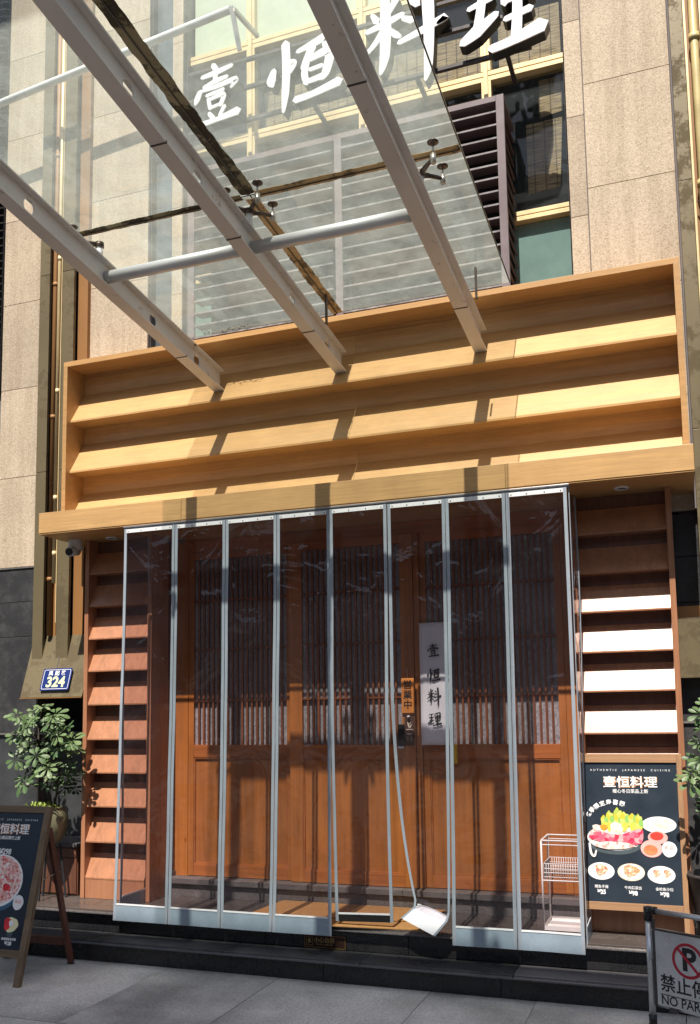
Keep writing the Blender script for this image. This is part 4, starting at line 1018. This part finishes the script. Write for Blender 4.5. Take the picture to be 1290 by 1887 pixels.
for i, ch in enumerate('冬季限定寿喜锅'):
    a = R(158 - i * 15); cx, cy = X(.30) + .150 * math.cos(a), L(.565) + .118 * math.sin(a)
    mm = m_ @ Matrix.Translation((cx, cy, 0)) @ Matrix.Rotation(a - math.pi / 2, 4, 'Z')
    text(ch, .033, M['print_white'], mr, mm, z=zt + .0002, bold=.0009, name='arched_character')
# hotpot picture
pr('pot_side', .315, .41, .155, .062, F['grey'], 0); pr('pot_rim', .315, .455, .162, .075, M['whitemetal'], 1); pr('pot_broth', .31, .458, .152, .068, F['mush'], 2, .02)
for q, (cx, cy, r, hh) in enumerate(((.27, .575, .024, .06), (.36, .585, .028, .07), (.43, .575, .03, .055), (.52, .57, .03, .05), (.58, .555, .022, .06), (.21, .56, .022, .045))):
    pr('vegetable_print', cx, cy, r, hh, F['veg'], 3 + q * .2, .12)
pr('fish_cake_print', .13, .525, .03, .018, F['mush'], 5, .1); pr('yolk_print', .20, .528, .022, .015, F['egg'], 5.5)
pr('tofu_print', .335, .52, .036, .04, F['noodle'], 5, .08)
P('meat_print', MB().flat([(X(a), L(b)) for a, b in ((.03, .46), (.06, .49), (.16, .50), (.26, .485), (.38, .475), (.47, .50), (.58, .525), (.62, .51), (.62, .46), (.60, .42), (.50, .40), (.40, .425), (.28, .42), (.16, .425), (.06, .44))], zt + .005), F['meat'], mr, m_)
pr('enoki_print', .30, .40, .115, .022, F['mush'], 7.2, .06)
P('pot_handle', MB().stroke([(X(.04), L(.41), .012), (X(.055), L(.34), .014), (X(.09), L(.32), .012), (X(.11), L(.36), .009)], zt + .0062, zt + .0068), M['whitemetal'], mr, m_)
pr('plate_print', .79, .555, .098, .048, M['print_white'], 0); pr('noodle_print', .79, .558, .078, .034, F['noodle'], 1, .05)
pr('sauce_bowl', .77, .465, .056, .038, F['pinkrim'], 1.2); pr('sauce_print', .76, .475, .038, .024, F['broth'], 2.2)
pr('sauce_bowl', .70, .385, .062, .05, F['pinkrim'], 1.4); pr('sauce_print', .69, .375, .04, .03, F['broth2'], 2.4)
pr('badge', .885, .385, .042, .045, M['print_white'], 3, .02, 40); text('新品', .026, F['pinkrim'], mr, m_, x=X(.885), y=L(.392), z=zt + .0032, bold=.0006)
for cx, cy, fm, name_, price, nx_ in ((.155, .215, 'sushi', '鳗鱼手握', '¥25', .155), (.475, .215, 'salad', '牛肉蔬菜饭', '¥98', .49), (.79, .205, 'sushi', '金枪鱼沙拉', '¥78', .815)):
    pr('plate_print', cx, cy, .078, .056 * .9, M['print_white'] if fm != 'salad' else F['beige'], 0)
    pr('plate_rim', cx, cy + .002, .068, .042, M['print_white'] if fm == 'sushi' else M['print_white'], .8)
    if cx > .7: pr('dish_print', cx - .05, cy + .01, .02, .022, F[fm], 1.8, .1); pr('dish_print', cx + .06, cy + .012, .02, .022, F[fm], 1.8, .1)
    else: pr('dish_print', cx, cy + .01, .046 if fm == 'salad' else .036, .034, F[fm], 1.8, .12)
    text(name_, .020, M['print_white'], mr, m_, x=X(nx_), y=L(.105), z=zt, bold=.0001)
    text(price, .034, M['print_white'], mr, m_, x=X(nx_), y=L(.068), z=zt, bold=.0014, squash=.92, name='price')

# left board, in the shade on the pavement
ml = thing('menu_board', (-4.25, -.65, 0), 'dark blue menu board with rice bowl picture in a weathered A-frame on the pavement', 'menu board')
m2 = basis((-4.245, -.80, 0), (1, 0, 0), (0, .262, 1.0))
W2, H = .302, 1.10
obj('stile', MB().box(-W2, -W2 + .045, 0, H, -.02, .012).xf(m2), M['dullwood'], ml, bev=.002)
obj('stile', MB().box(W2 - .045, W2, 0, H, -.02, .012).xf(m2), M['dullwood'], ml, bev=.002)
obj('top_rail', MB().box(-W2 + .0455, W2 - .0455, H - .045, H, -.02, .012).xf(m2), M['dullwood_h'], ml, bev=.002)
obj('bottom_rail', MB().box(-W2 + .0455, W2 - .0455, .165, .21, -.02, .012).xf(m2), M['dullwood_h'], ml, bev=.002)
obj('poster', MB().box(-W2 + .0455, W2 - .0455, .2105, H - .0455, -.006, .002).xf(m2), M['print_navy'], ml)
for sx_ in (-1, 1):
    x = -4.245 + sx_ * .262
    obj('rear_leg', MB().bar((x, -.50, .92), (x, -.245, .012), .04, .024, up=(1, 0, 0)), M['redwood'], ml)
    obj('rear_leg_brace', MB().bar((x + .0, -.56, .60), (x + .0, -.38, .625), .005, .006), M['fitsteel'], ml)
    obj('foot_tip', MB().box(x - .02, x + .02, -.258, -.232, .001, .012), M['rail'], ml)
obj('rear_crossbar', MB().box(-4.245 - .242, -4.245 + .242, -.30, -.282, .13, .18), M['redwood'], ml)
obj('hinge', MB().box(-3.985, -3.95, -.545, -.535, .84, .90), M['rail'], ml)
pw, py0, py1 = W2 - .0455, .2105, H - .0455
def pl(name, cx, cy, rx, ry, mat, lay, wob=0, n=28): P(name, MB().ellipse(X(cx), L(cy), rx, ry, zt + lay * .0008, n, wob), mat, ml, m2)
text('AUTHENTIC  JAPANESE  CUISINE', .0165, M['print_white'], ml, m2, y=L(.945), z=zt, spacing=1.8)
text('壹恒料理', .072, M['print_orange'], ml, m2, x=.0012, y=L(.868) - .0015, z=zt, bold=.0022, squash=1.1)
text('壹恒料理', .072, M['print_white'], ml, m2, x=-.0008, y=L(.868) + .001, z=zt + .0009, bold=.0008, squash=1.1, name='lettering_highlight')
text('暖心的漂亮饭上新', .025, M['print_white'], ml, m2, y=L(.805), z=zt, bold=.0006)
text('¥298', .05, M['print_white'], ml, m2, x=X(.50), y=L(.700), z=zt, bold=.0012, name='price', squash=.9)
pl('bowl_side', .48, .40, .17, .12, F['bluebowl'], 0); pl('bowl_rim', .48, .485, .19, .165, M['print_white'], 1); pl('rice_bowl_print', .48, .49, .178, .152, F['roe'], 2)
pl('roe_heap', .36, .56, .035, .022, F['icered'], 3, .1); pl('roe_heap', .62, .44, .028, .024, F['icered'], 3, .1); pl('roe_heap', .45, .50, .03, .014, F['egg'], 3.2)
pl('badge', .845, .335, .040, .046, M['print_white'], 4, .02, 40); text('新品', .026, F['pinkrim'], ml, m2, x=X(.845), y=L(.34), z=zt + .0042)
pl('bowl_print', .17, .18, .06, .045, F['sushi'], 1, .05); pl('ice_cup', .80, .115, .022, .03, F['grey'], 0)
P('dish_print', MB().flat([(X(.38), L(.12)), (X(.58), L(.12)), (X(.58), L(.225)), (X(.38), L(.225))], zt), F['beige'], ml, m2)
P('dish_print', MB().flat([(X(.40), L(.135)), (X(.56), L(.135)), (X(.56), L(.215)), (X(.40), L(.215))], zt + .0012), F['sushi'], ml, m2)
pl('ice_dish', .80, .175, .052, .045, F['icecream'], 1, .05); pl('ice_red', .745, .18, .028, .038, F['icered'], 2, .1); pl('ice_white', .80, .185, .018, .018, M['print_white'], 3, .1)
for cx, nm_, pr_ in ((.80, '缤纷刨冰冰淇淋', '¥128'), (.48, '鳗鱼饭', '¥88'), (.17, '寿司拼盘', '¥98')):
    text(nm_, .016, M['print_white'], ml, m2, x=X(cx), y=L(.072), z=zt, bold=.0004)
    text(pr_, .030, M['print_white'], ml, m2, x=X(cx), y=L(.042), z=zt, bold=.0012, squash=.85, name='price')

# ================================================================== NO-PARKING BARRIER
ba = thing('no_parking_barrier', (-.05, -.45, 0), 'stainless no-parking barrier with black corner caps at the bottom right', 'barrier')
th = R(-29); dv = Vector((math.cos(th), math.sin(th), 0))
B0 = Vector((-.262, -.345, 0)); mb_ = basis(B0, dv, (0, 0, 1))
WB = .62
for xx in (0, WB):
    obj('post', MB().tube([mb_ @ Vector((xx, .02, 0)), mb_ @ Vector((xx, .56, 0))], .017, 14), M['stainless'], ba)
    obj('corner_cap', MB().tube([mb_ @ Vector((xx, .53, 0)), mb_ @ Vector((xx, .60, 0))], .023, 14).tube([mb_ @ Vector((xx, .585, 0)), mb_ @ Vector((xx + (.05 if xx == 0 else -.05), .585, 0))], .020, 12), M['blackplastic'], ba, smooth=True)
    obj('foot', MB().tube([mb_ @ Vector((xx, .0, 0)), mb_ @ Vector((xx, .05, 0))], .021, 12), M['blackplastic'], ba)
obj('top_tube', MB().tube([mb_ @ Vector((.04, .585, 0)), mb_ @ Vector((WB - .04, .585, 0))], .014, 14), M['stainless'], ba)
obj('lower_tube', MB().tube([mb_ @ Vector((.0, .105, -.012)), mb_ @ Vector((WB, .105, -.012))], .010, 12), M['stainless'], ba)
P('sign_panel', MB().box(.035, WB - .035, .11, .485, .0, .004), M['stainless'], ba, mb_)
P('panel_edge', MB().box(.03, WB - .03, .486, .497, -.006, .010).box(.022, .034, .10, .485, -.004, .008), M['rail'], ba, mb_)
P('clip', MB().box(.02, .036, .49, .545, -.004, .006), M['rail'], ba, mb_)
P('clip', MB().box(.10, .15, .085, .1095, -.006, .006), M['rail'], ba, mb_)
cx, cy, rr = .218, .36, .088
ring = MB(); n = 48
vs = []
for z in (.0043, .0052):
    for r in (rr, rr - .015): vs += [(cx + r * math.cos(2 * math.pi * i / n), cy + r * math.sin(2 * math.pi * i / n), z) for i in range(n)]
ring.add(vs, [(2 * n + i, 2 * n + (i + 1) % n, 3 * n + (i + 1) % n, 3 * n + i) for i in range(n)] + [(i, (i + 1) % n, 2 * n + (i + 1) % n, 2 * n + i) for i in range(n)])
P('red_circle', ring, M['redprint'], ba, mb_)
text('P', .155, M['ink'], ba, mb_, x=cx + .004, y=cy, z=.0044, bold=.005, name='letter')
k = (rr - .008) * .7071
P('red_slash', MB().flat([(cx - k - .005, cy + k - .005), (cx - k + .005, cy + k + .005), (cx + k + .005, cy - k + .005), (cx + k - .005, cy - k - .005)][::-1], .0058, .0006), M['redprint'], ba, mb_)
text('禁止停车', .092, M['ink'], ba, mb_, x=.056, y=.222, z=.0044, bold=.0012, align='LEFT', squash=.95)
P('rule', MB().flat([(.056, .166), (.50, .166), (.50, .170), (.056, .170)], .0044), M['ink'], ba, mb_)
text('NO PARKING', .066, M['ink'], ba, mb_, x=.056, y=.140, z=.0044, bold=.0006, align='LEFT', squash=.9)

# ================================================================== PLANTS
def leaf_mesh(name, seed, L_=.088, n=8):
    rnd = random.Random(seed); mb = MB()
    for i in range(n):
        a = 2 * math.pi * (i + rnd.uniform(-.2, .2)) / n; ln = L_ * rnd.uniform(.75, 1.1); w_ = ln * .22; dr = rnd.uniform(-.45, .1)
        prof = [(0, .04), (.25, .25), (.5, .75), (.72, 1.0), (.9, .75), (1.0, .2)]
        row = []
        for t, q in prof:
            r = .012 + ln * t; zz = dr * ln * t * t + .004
            c = Vector((r * math.cos(a), r * math.sin(a), zz)); s = Vector((-math.sin(a), math.cos(a), 0)) * w_ * q
            row += [c - s + Vector((0, 0, .003)), c, c + s + Vector((0, 0, .003))]
        mb.add(row, [(3 * j + k, 3 * j + k + 1, 3 * j + k + 4, 3 * j + k + 3) for j in range(len(prof) - 1) for k in range(2)], False)
    me = bpy.data.meshes.new(name); me.from_pydata([tuple(p) for p in mb.v], [], mb.f); me.materials.append(M['leaf']); me.update(); return me
LM = [leaf_mesh('palmate_leaf', s) for s in range(5)]
def put_leaf(p, nrm, parent, s=1.0):
    o = bpy.data.objects.new('leaf', random.choice(LM)); link(o, p, parent)
    q = Vector(nrm).to_track_quat('Z', 'Y'); o.rotation_mode = 'QUATERNION'
    from mathutils import Quaternion
    o.rotation_quaternion = q @ Quaternion((0, 0, 1), random.random() * 6.3); o.scale = (s, s, s)
random.seed(11)
p1 = thing('potted_umbrella_tree', (-4.56, .22, .3), 'umbrella tree in an olive ceramic pot beside the left shelf column', 'potted plant')
obj('pot', MB().lathe((-4.57, .27, .302), [(0, .40), (.06, .40), (.10, .44), (.127, .51), (.13, .58), (.118, .64), (.108, .662), (.118, .672), (.10, .672), (.098, .62), (0, .61)], 28), M['pot'], p1)
for a_ in (30, 150, 270): obj('stand_leg', MB().bar((-4.57 + .07 * math.cos(R(a_)), .27 + .07 * math.sin(R(a_)), .70), (-4.57 + .12 * math.cos(R(a_)), .27 + .12 * math.sin(R(a_)), .302), .014, .014), M['darkpipe'], p1)
obj('soil', MB().lathe((-4.57, .27, .925), [(0, .01), (.097, 0)], 20), M['soil'], p1)
trk = [(-4.55, .27, .93), (-4.60, .26, 1.10), (-4.64, .25, 1.28), (-4.68, .25, 1.45), (-4.69, .25, 1.58)]
obj('trunk', MB().tube(trk, [.016, .014, .012, .010, .007], 8).tube([(-4.55, .27, .93), (-4.50, .25, 1.1), (-4.47, .24, 1.3), (-4.50, .24, 1.5)], [.01, .008, .007, .005], 7), M['bark'], p1)
# leaf clusters: positions read as (x, z) about the crown
LP_ = [(-4.60, 1.72), (-4.68, 1.69), (-4.74, 1.66), (-4.52, 1.70), (-4.80, 1.63), (-4.84, 1.60), (-4.47, 1.66), (-4.43, 1.60), (-4.40, 1.64), (-4.36, 1.56),
       (-4.76, 1.55), (-4.72, 1.50), (-4.79, 1.50), (-4.55, 1.60), (-4.50, 1.62), (-4.44, 1.53), (-4.37, 1.50), (-4.32, 1.47), (-4.29, 1.44), (-4.60, 1.41),
       (-4.52, 1.43), (-4.55, 1.36), (-4.47, 1.42), (-4.42, 1.40), (-4.38, 1.40), (-4.85, 1.42), (-4.76, 1.41), (-4.80, 1.33), (-4.72, 1.32), (-4.54, 1.29),
       (-4.48, 1.32), (-4.44, 1.27), (-4.40, 1.31), (-4.56, 1.23), (-4.50, 1.21), (-4.45, 1.19), (-4.53, 1.14), (-4.48, 1.11), (-4.78, 1.18), (-4.74, 1.15),
       (-4.62, 1.62), (-4.66, 1.58), (-4.58, 1.53), (-4.41, 1.22), (-4.36, 1.27)]
twigs = MB()
for x, z in LP_:
    y = random.uniform(.06, .34); 
    if x > -4.42: y = random.uniform(.06, .24)
    nr = (random.uniform(-.5, .5), -.75 + random.uniform(-.3, .4), .75 + random.uniform(-.3, .3))
    s_ = random.uniform(.60, 1.10)
    put_leaf((x, y, z), nr, p1, s_)
    if random.random() < .5: put_leaf((x + random.uniform(-.05, .05), y + .09, z - random.uniform(.02, .07)), (random.uniform(-.6, .6), -.3, 1), p1, s_ * .9)
    b = Vector(min(trk, key=lambda t: (t[0] - x) ** 2 + (t[2] + .12 - z) ** 2)); e = Vector((x, y, z)); md = b.lerp(e, .5) + Vector((0, 0, -.02))
    twigs.tube([b, md, e], [.004, .003, .002], 5)
obj('twigs', twigs, M['bark'], p1)
gr = MB(); rnd = random.Random(5)
for i in range(70):
    cx_, cy_ = (-4.62 + rnd.uniform(-.05, .05), .17) if i < 45 else (-4.53 + rnd.uniform(-.03, .03), .18)
    a = rnd.random() * 6.28; l = rnd.uniform(.05, .11); hgt = rnd.uniform(.04, .09); w_ = .009; row = []
    for t in (0, .35, .7, 1): 
        r = l * t; z = .93 + hgt * math.sin(t * 2.2); c = Vector((cx_ + r * math.cos(a), cy_ + r * math.sin(a) * .8, z)); s = Vector((-math.sin(a), math.cos(a), 0)) * w_ * (1 - t * .8)
        row += [c - s, c + s]
    gr.add(row, [(0, 1, 3, 2), (2, 3, 5, 4), (4, 5, 7, 6)])
stuff(obj('spider_plant', gr, M['foliage2'], p1))
p2 = thing('potted_umbrella_tree', (.12, .25, .3), 'umbrella tree in a dark woven pot right of the sunlit menu board', 'potted plant')
obj('pot', MB().lathe((.085, .27, .302), [(0, 0), (.09, 0), (.115, .15), (.145, .36), (.155, .37), (.15, .385), (.13, .38), (.13, .34), (0, .33)], 28), M['wicker'], p2)
obj('soil', MB().lathe((.085, .27, .645), [(0, .01), (.128, 0)], 20), M['soil'], p2)
obj('trunk', MB().tube([(.10, .27, .65), (.11, .27, 1.0), (.10, .27, 1.35), (.12, .27, 1.6)], [.014, .012, .01, .006], 8), M['bark'], p2)
tw = MB()
for x, z in ((.06, 1.60), (.09, 1.55), (.04, 1.43), (.08, 1.42), (.01, 1.33), (.05, 1.34), (-.01, 1.26), (.02, 1.22), (-.02, 1.21), (.07, 1.25), (.12, 1.5), (.12, 1.4), (.16, 1.6), (.1, 1.65), (.2, 1.45), (.15, 1.3), (.05, 1.05), (.1, 1.1)):
    y = random.uniform(.08, .3); put_leaf((x, y, z), (random.uniform(-.5, .5), -.75 + random.uniform(-.3, .4), .75), p2, random.uniform(.65, .95))
    tw.tube([(.11, .27, max(.8, z - .1)), (x, y, z)], [.004, .002], 5)
obj('twigs', tw, M['bark'], p2)
# low wooden cabinet left of the shelf column
cb = thing('wooden_cabinet', (-4.58, .55, .30), 'low dark wooden cabinet with a stone top between the pot and the left shelf column', 'cabinet')
obj('body', MB().box(-4.78, -4.412, .40, .77, .302, .66), M['wallwood'], cb, bev=.002)
obj('drawer_front', MB().box(-4.77, -4.42, .388, .3995, .585, .65), M['wallwood'], cb, bev=.002)
obj('door_front', MB().box(-4.77, -4.60, .388, .3995, .315, .575), M['wallwood'], cb, bev=.002)
obj('door_front', MB().box(-4.59, -4.42, .388, .3995, .315, .575), M['wallwood'], cb, bev=.002)
obj('stone_top', MB().box(-4.80, -4.408, .37, .775, .662, .69), M['greytread'], cb, bev=.003)
obj('knob', MB().lathe((-4.60, .38, .612), [(0, 0), (.008, .0), (.009, .01), (0, .014)], 10), M['fitsteel'], cb)
